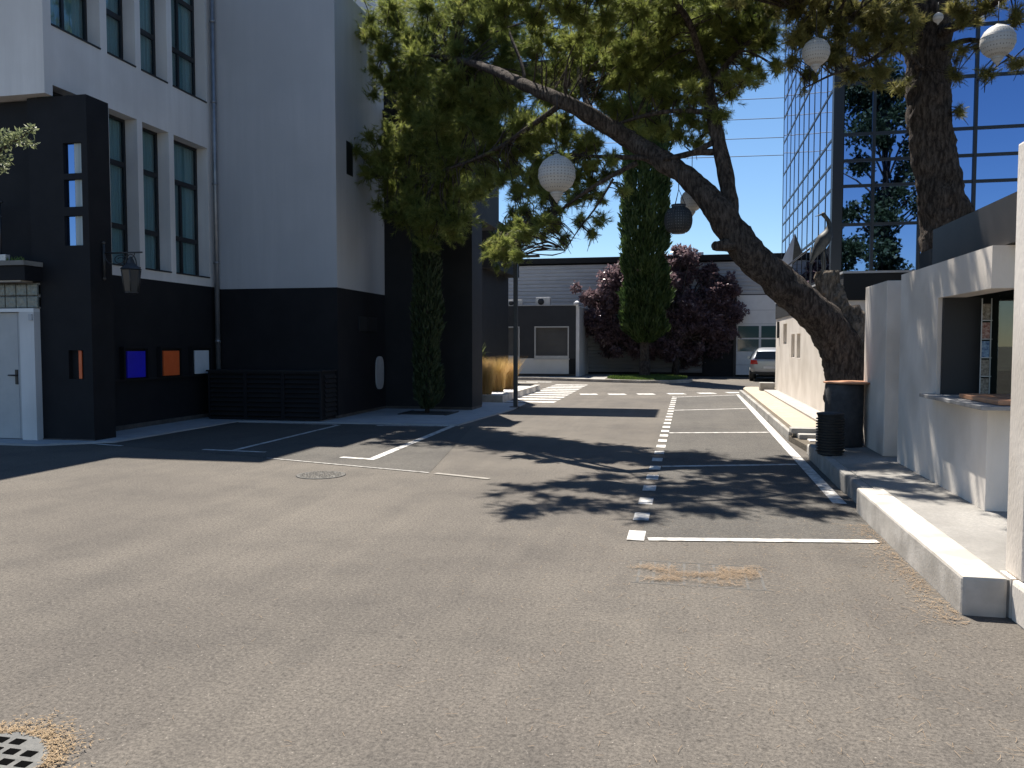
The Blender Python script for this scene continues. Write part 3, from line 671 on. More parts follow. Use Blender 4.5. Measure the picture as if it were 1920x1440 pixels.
rk = thing('postcard_rack', 'narrow upright rack of picture cards inside the kiosk window', 'rack', (3.0, 9.05, 1.18))
boxes('rack_frame', [(2.955, 2.963, 9.02, 9.03, 1.18, 2.17), (3.043, 3.051, 9.02, 9.03, 1.18, 2.17)], ALU, rk)
for i, m in enumerate((PICT3, PICT3, PICT2, PICT1, PICT3)):
    z = 1.19 + i * .19; box('card', 2.966, 3.04, 9.03, 9.036, z, z + .165, m, rk); box('tray', 2.956, 3.05, 8.99, 9.03, z - .008, z, ALU, rk)
pa = tag(box('garden_wall', 2.55, 2.80, 11.22, 12.48, .236, 2.53, WHITE_S, None, .012), 'free standing white wall panel between the kiosk and the pine trunk', 'wall')
pi = thing('gate_pillar', 'tall white rendered pillar at the right edge of the picture', 'pillar', (2.2, 5.4, 0))
box('shaft', 2.02, 2.55, 5.36, 5.62, .252, 2.95, WHITE_S, pi, .012); box('foot', 1.99, 2.6, 4.3, 5.44, -.02, .25, WHITE_S, pi, .03)
box('gap_fill', 1.99, 2.55, 5.441, 5.62, -.02, .25, WHITE_S, pi)

# round table by the trunk, ribbed bin
rt = thing('bar_table', 'round high table with thin top and dark drum base beside the leaning trunk', 'table', (2.36, 11.95, .24))
tc = P(1594, 717, 11.6)
lathe('table_top', [(.34, 0), (.365, .006), (.365, .022), (.35, .028), (.02, .028)], (tc.x, tc.y, tc.z - .014), WOOD, rt, 40)
tb = P(1582, 780, 11.6)
lathe('drum', [(.255, .236), (.262, .26), (.262, tc.z - .04), (.25, tc.z - .015)], (tb.x, tb.y, 0), STONE, rt, 40)
bi = thing('ribbed_bin', 'black ribbed plastic bin on the terrace in front of the round table', 'bin', (1.93, 11.2, .24))
bx_ = G(1556, 852, .236)
prof = [(.15, .236), (.16, .25)]
for i in range(13):
    z = .27 + i * .036; prof += [(.158, z), (.182, z + .006), (.184, z + .017), (.158, z + .024)]
prof += [(.165, .755), (.17, .765)]
lathe('body', prof, (bx_.x, bx_.y, 0), RUBBER, bi, 32, False)
lathe('lid', [(.172, .767), (.178, .772), (.176, .79), (.12, .80), (.02, .803)], (bx_.x, bx_.y, 0), RUBBER, bi, 32)

# ------------------------------------------------------------------ hanging lanterns
def globe_mat(name, ca, cb, dark):
    m = bpy.data.materials.new(name); m.use_nodes = True; N, L = nodes(m); b = N['Principled BSDF']
    tcn = N.new('ShaderNodeTexCoord'); sp_ = N.new('ShaderNodeSeparateXYZ'); L.new(tcn.outputs['Object'], sp_.inputs[0])
    at = N.new('ShaderNodeMath'); at.operation = 'ARCTAN2'; L.new(sp_.outputs[1], at.inputs[0]); L.new(sp_.outputs[0], at.inputs[1])
    cb_ = N.new('ShaderNodeCombineXYZ'); ms = N.new('ShaderNodeMath'); ms.operation = 'MULTIPLY'; ms.inputs[1].default_value = 5.1
    L.new(at.outputs[0], ms.inputs[0]); L.new(ms.outputs[0], cb_.inputs[0])
    mz = N.new('ShaderNodeMath'); mz.operation = 'MULTIPLY'; mz.inputs[1].default_value = 24; L.new(sp_.outputs[2], mz.inputs[0]); L.new(mz.outputs[0], cb_.inputs[1])
    vo = N.new('ShaderNodeTexVoronoi'); vo.voronoi_dimensions = '2D'; vo.inputs['Randomness'].default_value = .15; vo.inputs['Scale'].default_value = 1; L.new(cb_.outputs[0], vo.inputs['Vector'])
    r = N.new('ShaderNodeValToRGB'); r.color_ramp.elements[0].position = .16; r.color_ramp.elements[1].position = .24
    r.color_ramp.elements[0].color = (*dark, 1); r.color_ramp.elements[1].color = (*ca, 1); L.new(vo.outputs['Distance'], r.inputs[0])
    L.new(r.outputs[0], b.inputs['Base Color']); b.inputs['Roughness'].default_value = .6; return m
GLW = globe_mat('pierced_white_metal', (.44, .425, .40), None, (.20, .19, .175))
GLB = globe_mat('pierced_black_metal', (.02, .021, .023), None, (.12, .12, .12))
def balloon(px, py, D, rpx, label, top_py):
    r = rpx / FPX * D; p = P(px, py, D)
    t = thing('hanging_lantern', label, 'lantern', p - Vector((0, 0, r * 1.5)), 'pierced lanterns hanging in the trees')
    prof = [(.03 * r, -1.5 * r), (.10 * r, -1.38 * r), (.33 * r, -1.06 * r), (.36 * r, -1.0 * r), (.30 * r, -.97 * r)]
    for a in np.linspace(-72, 78, 24): prof.append((r * c_(R(a)) * (1 + .012 * s_(a * .7)), r * s_(R(a))))
    prof += [(.16 * r, 1.0 * r), (.17 * r, 1.06 * r), (.03 * r, 1.08 * r)]
    o = lathe('globe', prof, (0, 0, 0), GLW, None, 36); o.parent = t; o.location = p - t.location
    for a in (-38, -12, 14, 40):
        q = lathe('band', [(r * c_(R(a - 1.4)) * 1.005, r * s_(R(a - 1.4))), (r * c_(R(a)) * 1.022, r * s_(R(a))), (r * c_(R(a + 1.4)) * 1.005, r * s_(R(a + 1.4)))], (0, 0, 0), LAMPW, None, 36)
        q.parent = t; q.location = p - t.location
    top = P(px, top_py, D)
    tube('cord', [p + Vector((0, 0, r * 1.05)), Vector((p.x, p.y, top.z))], .006, CABLE, t, 5)
balloon(1044, 327, 11.6, 35, 'largest white balloon lantern hanging left below the leaning limb', 175)
balloon(1297, 376, 13.4, 21, 'half hidden white lantern behind the leaning limb above the dark lantern', 290)
balloon(1530, 98, 11.2, 25, 'white lantern in the shaded foliage left of the upright trunk', 20)
balloon(1871, 78, 9.6, 30, 'white balloon lantern at the top right corner', 4)
balloon(1759, 33, 10.6, 9, 'tiny white lantern in front of the upright trunk', 5)
t = thing('wicker_lantern', 'dark slatted drum lantern hanging beside the green cypress', 'lantern', P(1272, 440, 12.6))
lp_ = P(1272, 413, 12.6); rr = 25 / FPX * 12.6
prof = [(.5 * rr, -.98 * rr)] + [(rr * c_(R(a)) ** .55, rr * .98 * s_(R(a))) for a in np.linspace(-75, 72, 16)] + [(.52 * rr, 1.0 * rr), (.55 * rr, 1.16 * rr), (.5 * rr, 1.16 * rr)]
o = lathe('basket', prof, (0, 0, 0), GLB, None, 32); o.parent = t; o.location = lp_ - t.location
for k in range(26):
    a = 2 * math.pi * k / 26
    tube('slat', [lp_ + Vector((1.015 * rr * c_(R(b)) ** .55 * c_(a), 1.015 * rr * c_(R(b)) ** .55 * s_(a), rr * .98 * s_(R(b)))) for b in np.linspace(-66, 66, 9)], .006, IRON_D, t, 4)
cp = lp_ + Vector((0, 0, rr * 2.3))
for a in (0, 2.1, 4.2): tube('cord', [lp_ + Vector((.5 * rr * c_(a), .5 * rr * s_(a), 1.15 * rr)), cp], .005, CABLE, t, 4)
tube('cord', [cp, P(1272, 318, 12.6)], .007, CABLE, t, 5)

# ------------------------------------------------------------------ roof sculptures
def bird():
    b0 = Vector((3.25, 19.9, 3.02)); sc = 1.0
    t = thing('heron_statue', 'tall bronze heron statue standing on the low building roof before the glass tower', 'statue', b0)
    def W(u, v, dv=0): return P(u, v, 20.2) + Vector((0, dv, 0))
    body = [(W(1521, 492), .02), (W(1527, 478), .08), (W(1536, 463), .15), (W(1544, 450), .175), (W(1551, 440), .14), (W(1554, 430), .085), (W(1555, 421), .06), (W(1552, 412), .05), (W(1547, 406), .05), (W(1544, 402), .06), (W(1541, 401), .04)]
    op, orr = spline(body, .05); tube('body', op, orr, BRONZE, t, 12)
    tube('beak', [W(1541, 402), W(1528, 406)], [.03, .005], BRONZE, t, 6)
    for dx, dd in ((1541, 0), (1547, .12)):
        top = W(dx, 458, dd); tube('leg', [top, top + Vector((.03, 0, -.55)), Vector((top.x - .02, top.y, 3.02))], [.05, .028, .03], BRONZE, t, 6)
        tube('foot', [Vector((top.x - .02, top.y, 3.035)), Vector((top.x - .2, top.y - .08, 3.03))], .016, BRONZE, t, 5)
    for k in range(3): tube('tail_feather', [W(1526 + 2 * k, 474, .03 * k), W(1518 + 3 * k, 496, .03 * k)], [.03, .006], BRONZE, t, 5)
bird()
t = thing('sail_sculpture', 'pointed folded metal sail sculpture at the roof edge left of the heron', 'sculpture', P(1485, 492, 24.5))
a, b, c2_, d2 = P(1466, 489, 24.5), P(1490, 438, 24.5), P(1503, 472, 24.9), P(1484, 500, 25.2)
mesh('sail', [a, b, d2, a + Vector((.03, .03, 0)), b + Vector((.02, .02, 0)), d2 + Vector((.03, .03, 0))], [(0, 1, 2), (5, 4, 3), (0, 3, 4, 1), (1, 4, 5, 2), (2, 5, 3, 0)], ALU, t)
mesh('back_sail', [b, c2_, d2, b + Vector((.02, .03, 0)), c2_ + Vector((.02, .03, 0)), d2 + Vector((.02, .04, 0))], [(0, 1, 2), (5, 4, 3), (0, 3, 4, 1), (1, 4, 5, 2), (2, 5, 3, 0)], BRONZE, t)
tube('stand', [d2, Vector((d2.x, d2.y, 3.0))], .03, BRONZE, t, 6)
t = thing('roof_rail', 'slanting dark rail along the roof edge below the heron', 'railing', (2.9, 22, 3.02))
tube('rail', [P(1468, 505, 25), P(1520, 465, 20.5)], .025, FRAME, t, 6)
tube('post', [P(1468, 505, 25), P(1468, 505, 25) * 1 - Vector((0, 0, P(1468, 505, 25).z - 3.02))], .02, FRAME, t, 6); tube('post', [P(1520, 465, 20.5), P(1520, 465, 20.5) - Vector((0, 0, P(1520, 465, 20.5).z - 3.02))], .02, FRAME, t, 6)

# ------------------------------------------------------------------ lamp post
lp = thing('lamp_post', 'slim dark lamp post with flat head at the corner of the left pavement', 'lamp post', (-4.42, 20.9, 0))
box('pole', -4.475, -4.365, 20.85, 20.95, .03, 4.0, DARK_METAL, lp, .012); box('head', -4.475, -3.78, 20.82, 20.98, 4.002, 4.06, DARK_METAL, lp, .01)
box('base_plate', -4.56, -4.28, 20.77, 21.03, .03, .05, DARK_METAL, lp)

# ------------------------------------------------------------------ power lines
for i, py in enumerate((163, 212, 247, 281, 312)):
    z = P(1400, py, 72).z
    pts = [(x, 72 + .02 * x, z + .0016 * (x - 20) ** 2 * .25) for x in np.linspace(-70, 90, 21)]
    t = tag(tube('power_cable', pts, .03, CABLE, None, 5), ['topmost', 'second highest', 'middle', 'second lowest', 'lowest'][i] + ' of the thin black power cables crossing the sky', 'cable', 'power cables in the sky')

# ------------------------------------------------------------------ planter with feather grass
pn = thing('grass_planter', 'low pale planter edge with white pebbles and orange feather grass beyond the black block', 'planter', (-6.3, 25, 0))
boxes('planter_edge', [(-9, -5.2, 22.75, 22.95, 0, .22), (-5.4, -5.2, 22.95, 29, 0, .22)], CONC_L, pn)
box('pebble_bed', -9, -5.4, 22.95, 29, 0, .17, GRAVEL, pn)
for k in range(7):
    fx, fy = -5.95 - .5 * (k % 3) + random.uniform(-.12, .12), 23.4 + .62 * k + random.uniform(-.2, .2)
    def fp(): 
        a = random.uniform(0, 6.28); r = random.uniform(0, .22); return (fx + r * c_(a), fy + r * s_(a), .16)
    g_ = blades(1500, fp, .45, 1.2, .005, .55, STIPA, 'feather_grass')
    tag(g_, 'tuft of orange feather grass in the pebble planter', 'grass', 'feather grass tufts in the planter')
yu = thing('yucca', 'dark spiky yucca beside the low annexe window behind the feather grass', 'plant', (-7.35, 28.5, .17))
tube('stem', [(-7.35, 28.5, .15), (-7.33, 28.5, 1.3)], [.07, .05], BARK, yu, 8, rough=.15)
V, F = [], []
for k in range(90):
    a = random.uniform(0, 6.28); e = random.uniform(-.7, 1.3); L_ = random.uniform(.45, .7); z = random.uniform(.8, 1.45)
    d = Vector((c_(a) * c_(e), s_(a) * c_(e), s_(e))); sd_ = Vector((-s_(a), c_(a), 0)) * .025; p = Vector((-7.33, 28.5, z)); o = len(V)
    V += [p - sd_ * .6, p + sd_ * .6, p + d * L_ * .5 + sd_, p + d * L_ * .5 - sd_, p + d * L_ - Vector((0, 0, .12 * L_))]; F += [(o, o + 1, o + 2, o + 3), (o + 3, o + 2, o + 4)]
mesh('leaves', V, F, YUCCA, yu)

# ------------------------------------------------------------------ covers and litter on the asphalt
mh = thing('manhole_cover', 'round worn manhole cover filled with gravelly asphalt left of the bays', 'manhole cover', G(602, 891))
g = G(602, 891)
lathe('rim', [(.31, -.01), (.32, .006), (.29, .010), (.285, .004)], (g.x, g.y, 0), IRON, mh, 40)
V, F = [], []
for k in range(260):
    a = random.uniform(0, 6.28); r = .275 * math.sqrt(random.random()); sz = random.uniform(.008, .02); p = Vector((g.x + r * c_(a), g.y + r * s_(a), .006)); o = len(V)
    V += [p + Vector((-sz, -sz * .7, 0)), p + Vector((sz, -sz * .6, 0)), p + Vector((sz * .7, sz, 0)), p + Vector((-sz * .8, sz, 0)), p + Vector((0, 0, sz * .7))]; F += [(o, o + 1, o + 4), (o + 1, o + 2, o + 4), (o + 2, o + 3, o + 4), (o + 3, o, o + 4)]
ch = mesh('chippings', V, F, pm('stone_chips', (.11, .10, .085), (.22, .20, .17), 40, .9), mh); ch['kind'] = 'stuff'
lathe('bed', [(.286, -.01), (.286, .003), (.02, .004)], (g.x, g.y, 0), ASPH, mh, 40)
dg = thing('drain_grate', 'round iron drain grate with straw litter at the bottom left corner', 'drain grate', (-2.66, 2.62, 0))
gc = Vector((-2.80, 2.58, 0)); Rg = .30
V, F = [], []
hl = [(gc.x + (i + .5 * (j % 2)) * .085, gc.y + j * .075) for i in range(-4, 4) for j in range(-3, 4)]
bm = bmesh.new()
bmesh.ops.create_circle(bm, cap_ends=True, segments=40, radius=Rg)
for v_ in bm.verts: v_.co += Vector((gc.x, gc.y, .012))
r_ = bmesh.ops.extrude_face_region(bm, geom=bm.faces[:]); 
for e in r_['geom']:
    if isinstance(e, bmesh.types.BMVert): e.co.z -= .02
me = bpy.data.meshes.new('grate_plate'); bm.to_mesh(me); bm.free(); me.materials.append(pm('grate_iron', (.07, .07, .066), (.11, .108, .10), 20, .7, .4, 60)); link(bpy.data.objects.new('grate_plate', me), dg)
for hx, hy in hl:
    if (hx - gc.x) ** 2 + (hy - gc.y) ** 2 < .25 ** 2: box('slot', hx - .027, hx + .027, hy - .021, hy + .021, .0125, .0145, HOLE, dg)

def litter(n, fp, lmin, lmax, wid, mat, name, zmax=.012):
    b = np.array([fp() for _ in range(n)]); a = rng.uniform(0, 2 * np.pi, n); l = rng.uniform(lmin, lmax, n)
    d = np.stack([np.cos(a), np.sin(a)], 1) * l[:, None] / 2; s = np.stack([-np.sin(a), np.cos(a)], 1) * wid / 2; bend = s * rng.uniform(-6, 6, n)[:, None]
    z = rng.uniform(.004, zmax, n)[:, None]
    def q(p): return np.concatenate([p, z], 1)
    V = np.stack([q(b - d - s), q(b - d + s), q(b + bend - s), q(b + bend + s), q(b + d - s), q(b + d + s)], 1).reshape(-1, 3)
    i = np.arange(n) * 6; F = np.concatenate([np.stack([i, i + 2, i + 3, i + 1], 1), np.stack([i + 2, i + 4, i + 5, i + 3], 1)])
    return fastmesh(name, V, F, mat)
def fp_all():
    while True:
        x, y_ = random.uniform(-3.2, 1.7), random.uniform(2.4, 10.5)
        dens = .10 + .9 * max(0, min(1, (x + 1.6) / 2.6)); 
        if noise.noise(Vector((x * .9, y_ * .9, 3))) > .25: dens *= 1.4
        if random.random() < dens: return (x, y_)
tag(litter(2000, fp_all, .02, .065, .0016, DRYN, 'pine_needles'), 'dry pine needles scattered over the asphalt', 'needles', kind='stuff')
def fp_mat():
    while True:
        x, y_ = random.uniform(-.42, .72), random.uniform(5.6, 6.36)
        u, v_ = (x + .33) / .92, (y_ - 5.72 - .1 * (x + .33)) / .5
        m = 1 - max(abs(u - .5) * 2, abs(v_ - .5) * 2) ** 2 + .9 * noise.noise(Vector((x * 5, y_ * 6, 2)))
        if v_ > .55 and .3 < u < .65: m -= .55
        if m > random.uniform(.1, .9) or random.random() < .01: return (x, y_)
nm_ = tag(litter(2300, fp_mat, .02, .06, .0016, DRYN, 'needle_mat', .018), 'mat of tan pine needles caught on the square drain cover', 'needles', kind='stuff')
sg = thing('square_drain_cover', 'square drain cover almost hidden under pine needles in the right foreground', 'drain cover', (.12, 6.0, 0))
for b_ in ((-.36, .62, 5.70, 5.712), (-.36, .62, 6.30, 6.312)): box('rim', *b_, -.01, .0015, IRON, sg)
for k in range(9): box('bar', -.33 + k * .11, -.31 + k * .11, 5.72, 6.29, -.01, .0012, IRON, sg)
def fp_str():
    while True:
        a = random.uniform(-.6, 2.2); r = .285 + abs(random.gauss(0, .07 + .03 * noise.noise(Vector((a * 3, 1, 0)))))
        return (gc.x + r * c_(a), gc.y + r * s_(a))
tag(litter(1500, fp_str, .008, .03, .004, STRAW, 'straw_litter', .02), 'golden straw litter around the round drain grate', 'litter', kind='stuff')
def fp_k(): y_ = random.uniform(5.2, 8); return (1.70 - abs(random.gauss(0, .12)), y_)
tag(litter(700, fp_k, .02, .06, .003, DRYN, 'kerb_litter'), 'rusty needle litter gathered along the foot of the kerb', 'litter', kind='stuff')

# ================================================================== CARS
def make_car(loc, rz):
    t = thing('parked_car', 'silver hatchback parked tail first before the white garage door', 'car', loc)
    M = Matrix.Rotation(rz, 4, 'Z')
    def cm(name, V, F, mat, par=t, smooth=False):
        o = mesh(name, [M @ Vector(v) + Vector(loc) for v in V], F, mat, par, smooth); return o
    # stations: y, zlow, zmid, zbelt, zroof, wlow, wbelt, wroof
    S = [(0, .38, .62, .95, 1.02, .76, .80, .70), (.06, .30, .60, 1.0, 1.12, .84, .86, .70), (.35, .24, .6, 1.02, 1.44, .88, .88, .63), (.9, .22, .6, 1.02, 1.56, .90, .89, .62),
         (1.8, .22, .6, .99, 1.58, .90, .89, .62), (2.5, .22, .6, .97, 1.50, .90, .88, .60), (3.2, .22, .58, .95, 1.06, .90, .86, .64), (3.9, .24, .55, .86, .90, .88, .82, .60), (4.3, .32, .5, .68, .72, .76, .70, .5)]
    V, F = [], []
    for (y_, zl, zm, zb, zr, wl_, wb, wr) in S:
        V += [(-wl_ * .9, y_, zl), (-wl_, y_, zm), (-wb, y_, zb), (-wr, y_, zr - .03), (-wr * .6, y_, zr), (wr * .6, y_, zr), (wr, y_, zr - .03), (wb, y_, zb), (wl_, y_, zm), (wl_ * .9, y_, zl)]
    n = 10
    for i in range(len(S) - 1):
        for k in range(n - 1): F.append((i * n + k, i * n + k + 1, (i + 1) * n + k + 1, (i + 1) * n + k))
        F.append((i * n + n - 1, i * n, (i + 1) * n, (i + 1) * n + n - 1))
    F += [tuple(range(n))[::-1], tuple((len(S) - 1) * n + k for k in range(n))]
    b = cm('body', V, F, SILVER, t, True); md = b.modifiers.new('s', 'SUBSURF'); md.levels = 2; md.render_levels = 2
    def quad(name, p, mat, d): return cm(name, list(p) + [tuple(Vector(q) + Vector(d)) for q in p], [(0, 1, 2, 3), (7, 6, 5, 4), (0, 4, 5, 1), (1, 5, 6, 2), (2, 6, 7, 3), (3, 7, 4, 0)], mat)
    quad('rear_window', [(-.66, -.01, 1.04), (.66, -.01, 1.04), (.56, .19, 1.38), (-.56, .19, 1.38)], CARG, (0, -.02, .01))
    for s in (-1, 1):
        quad('side_window', [(s * .90, .55, 1.03), (s * .90, 1.5, 1.01), (s * .70, 1.5, 1.50), (s * .70, .62, 1.46)], CARG, (s * .012, 0, 0))
        quad('side_window', [(s * .90, 1.56, 1.01), (s * .885, 2.75, .99), (s * .70, 2.35, 1.46), (s * .70, 1.56, 1.50)], CARG, (s * .012, 0, 0))
        quad('tail_light', [(s * .50, -.025, .80), (s * .84, .02, .80), (s * .82, .04, 1.0), (s * .55, -.01, .98)], RED, (0, -.03, 0))
        tube_p = [(s * .98, 2.45, 1.04), (s * 1.06, 2.42, 1.06)]
        cm('mirror', bv(min(s * .93, s * 1.08), max(s * .93, s * 1.08), 2.38, 2.5, 1.0, 1.14), BF, SILVER)
        for yw in (.75, 3.35):
            V2, F2 = [], []
            for k, (xx, r) in enumerate(((s * .70, .30), (s * .72, .325), (s * .89, .325), (s * .905, .30))):
                V2 += [(xx, yw + r * c_(2 * math.pi * j / 24), .325 + r * s_(2 * math.pi * j / 24)) for j in range(24)]
            for k in range(3): F2 += [(k * 24 + j, k * 24 + (j + 1) % 24, (k + 1) * 24 + (j + 1) % 24, (k + 1) * 24 + j) for j in range(24)]
            F2 += [tuple(range(24)), tuple(range(72, 96))]
            wh_ = cm('wheel', V2, F2, RUBBER)
            V3 = [(s * .91, yw + .2 * c_(2 * math.pi * j / 20), .325 + .2 * s_(2 * math.pi * j / 20)) for j in range(20)] + [(s * .93, yw, .325)]
            cm('rim', V3, [(j, (j + 1) % 20, 20) for j in range(20)], ALU, wh_)
    cm('number_plate', bv(-.26, .26, -.035, -.01, .60, .71), BF, WHITE_P); cm('bumper', bv(-.80, .80, -.04, .02, .34, .44), BF, RUBBER)
make_car((3.78, 38.3, 0), R(-7))

# ================================================================== TREES
def shoots(centers, radii, per, needle, nn, wid, updir=.35, seed=0, flat=.88, twig=True):
    """clumps -> (needle V, F, twig V, F): shoots radiating from each clump, each set with needles"""
    rg = np.random.default_rng(seed); NV = []; TV = []; TF = []; off = 0
    for c, r in zip(centers, radii):
        c = np.array(c); k = max(6, int(per * (r / .5) ** 2))
        d = rg.normal(size=(k, 3)); d[:, 2] = d[:, 2] * flat + updir; d /= np.linalg.norm(d, axis=1)[:, None]
        rad = r * np.minimum(np.abs(rg.normal(0, .62, k)), 1.45)
        L = rg.uniform(.10, .30, k)
        tip = c + d * rad[:, None] * np.array([1, 1, flat]); 
        dd = d + rg.normal(size=(k, 3)) * .35; dd[:, 2] += .12; dd /= np.linalg.norm(dd, axis=1)[:, None]
        base = tip - dd * L[:, None]
        # needles
        t = rg.uniform(.15, 1.0, (k, nn)) ** .7
        pb = base[:, None, :] + dd[:, None, :] * (L[:, None] * t)[:, :, None]
        rv = rg.normal(size=(k, nn, 3)); rv -= dd[:, None, :] * np.sum(rv * dd[:, None, :], 2)[:, :, None]; rv /= np.linalg.norm(rv, axis=2)[:, :, None] + 1e-6
        phi = rg.uniform(.15, .85, (k, nn))
        nd = dd[:, None, :] * np.cos(phi)[:, :, None] + rv * np.sin(phi)[:, :, None]; nd[:, :, 2] -= .06
        ln = needle * rg.uniform(.65, 1.1, (k, nn))
        sd_ = np.cross(nd, rg.normal(size=(k, nn, 3))); sd_ /= np.linalg.norm(sd_, axis=2)[:, :, None] + 1e-6; sd_ *= wid / 2
        NV.append(np.stack([pb - sd_, pb + sd_, pb + nd * ln[:, :, None]], 2).reshape(-1, 3))
        if twig:
            b2 = c + (base - c) * .35
            for q in range(0, k, 4):
                a, m_, e = b2[q], base[q], tip[q]
                s1 = np.array([.006, 0, 0]); s2 = np.array([0, .006, .003])
                TV += [a - s1, a + s1, a + s2, m_ - s1 * .7, m_ + s1 * .7, m_ + s2 * .7, e, e, e]
                TF += [(off, off + 1, off + 4, off + 3), (off + 1, off + 2, off + 5, off + 4), (off + 2, off, off + 3, off + 5), (off + 3, off + 4, off + 7, off + 6), (off + 4, off + 5, off + 8, off + 7)]
                off += 9
    V = np.concatenate(NV); F = np.arange(len(V), dtype=np.int32).reshape(-1, 3)
    return V, F, np.array(TV), np.array(TF)

def nearest_on(limbs, p):
    best = None
    for pts, rad in limbs:
        for i, q in enumerate(pts):
            d = (q - p).length_squared + (0 if q.z < p.z + .4 else .3)
            if best is None or d < best[0]: best = (d, q, rad[i])
    return best[1], best[2]
NCOUNT = []
def build_pine(name, label, limbspec, clumps, mat, seed, per=300, needle=.135, nn=25, wid=.0078, extra=(), jitter=4, remap=False):
    rnd = random.Random(seed)
    base = limbspec[0][0]
    b0 = P(*base[:3])
    t = thing(name, label, 'tree', (b0.x, b0.y, max(.1, b0.z)))
    limbs = []
    for i, spec in enumerate(limbspec):
        ctrl = [(P(a, b, D), r) for a, b, D, r in spec]
        op, orr = spline(ctrl, .06 if i == 0 else .10); limbs.append((op, orr))
        big = spec[0][3] > .12
        V, F = tubegeo(op, orr, 36 if big else 10, True, .16 if big else .12, 4.0, seed)
        mesh('trunk' if i == 0 else 'limb', V, F, BARK, t, True)
    for spec in extra:
        op, orr = spline([(P(a, b, D), r) for a, b, D, r in spec], .05); V, F = tubegeo(op, orr, 28, True, .30, 5.0, seed + 3); mesh('broken_stub', V, F, BARK_P if spec[0][3] > .2 else BARK, t, False)
    cen, rad = [], []
    for (a, b, D, r) in clumps:
        if remap:
            D2 = (19.0 - max(0, a - 760) * .012 if D > 17 else D) + rnd.uniform(-.4, .4); r *= D2 / D; D = D2
        p = P(a, b, D); cen.append(p); rad.append(r)
        for _ in range(jitter):
            q = p + Vector((rnd.gauss(0, r * .6), rnd.gauss(0, r * .8), rnd.gauss(0, r * .55))); cen.append(q); rad.append(r * rnd.uniform(.4, .65))
    V, F, TV, TF = shoots([tuple(p) for p in cen], rad, per, needle, nn, wid, seed=seed)
    cr = fastmesh('crown', V, F, mat, t); print('needles', len(F))
    fastmesh('twigs', TV, TF, BARK, t)['kind'] = 'stuff'
    parts = []
    for p, r in zip(cen, rad):
        q, rq = nearest_on(limbs, p)
        if (p - q).length < .15: continue
        Lq = (p - q).length; mid = (p + q) / 2 + Vector((rnd.uniform(-.2, .2) * Lq, rnd.uniform(-.2, .2) * Lq, rnd.uniform(-.05, .22) * Lq))
        op, orr = spline([(q, min(rq * .5, .010 + .008 * Lq)), (mid, .008 + .004 * Lq), (p, .005)], .2); parts.append(tubegeo(op, orr, 5, False))
    V, F = merge(parts); mesh('branches', V, F, BARK, t, True)['kind'] = 'stuff'
    return t

A_limbs = [
 [(1594, 862, 12.9, .44), (1590, 800, 12.9, .37), (1588, 720, 12.9, .335), (1575, 655, 12.9, .32), (1538, 598, 12.8, .295), (1480, 545, 12.7, .275), (1422, 492, 12.6, .262), (1380, 445, 12.6, .25), (1353, 402, 12.6, .225), (1324, 366, 12.7, .188), (1280, 327, 12.9, .172), (1235, 297, 13.1, .162), (1180, 262, 13.5, .155), (1115, 222, 13.4, .14), (1050, 188, 13.4, .12), (985, 160, 14.2, .105), (920, 130, 15.6, .085), (850, 110, 17.2, .065), (780, 100, 18.5, .04), (720, 95, 19, .015)],
 [(1372, 440, 12.7, .17), (1370, 400, 12.75, .14), (1365, 350, 12.8, .125), (1355, 300, 12.9, .122), (1345, 255, 13, .115), (1335, 210, 13.1, .11), (1325, 150, 13.3, .09), (1300, 80, 13.6, .07), (1280, 10, 14, .05)],
 [(1338, 285, 12.95, .055), (1300, 287, 12.95, .05), (1250, 297, 13.0, .045), (1180, 295, 13.3, .04), (1100, 293, 14, .03), (1050, 288, 14.5, .02)],
 [(1335, 268, 12.95, .05), (1290, 290, 12.9, .042), (1245, 298, 12.8, .03)],
 [(1195, 305, 13.3, .05), (1150, 328, 13.4, .04), (1100, 358, 13.6, .03), (1050, 395, 14, .024), (990, 440, 14.5, .018), (930, 482, 14.8, .01)],
 [(1335, 212, 13.1, .05), (1285, 208, 13.2, .042), (1245, 210, 13.3, .036), (1190, 222, 13.6, .03), (1140, 240, 14, .02)],
 [(1060, 190, 13.4, .055), (990, 240, 14.4, .045), (930, 280, 15.8, .042), (860, 310, 17.2, .036), (790, 330, 18.5, .024), (710, 335, 19, .01)],
 [(1150, 335, 13.4, .022), (1120, 385, 13.5, .016), (1085, 430, 13.7, .012), (1060, 470, 13.8, .006)],
 [(985, 160, 14.2, .035), (978, 120, 14.4, .03), (955, 60, 14.8, .025), (945, 0, 15.2, .015)], [(1115, 222, 13.4, .06), (1090, 160, 14.4, .05), (1080, 90, 15.6, .035), (1060, 20, 16.5, .02)],
 [(1322, 140, 13.3, .06), (1285, 30, 12.7, .05), (1200, -35, 12.2, .042), (1050, -55, 11.9, .032), (940, -50, 11.7, .022), (860, -40, 11.7, .01)],
 [(1230, -15, 12.3, .035), (1150, -10, 13, .03), (1000, -15, 13.2, .022), (880, -15, 13.2, .01)],
 [(1050, 60, 15.6, .03), (1000, 40, 15.2, .025), (930, 60, 15.4, .015)],
 [(1395, 20, 13.3, .03), (1440, 45, 13.2, .035), (1380, 100, 13.2, .04), (1340, 150, 13.2, .05)],
]
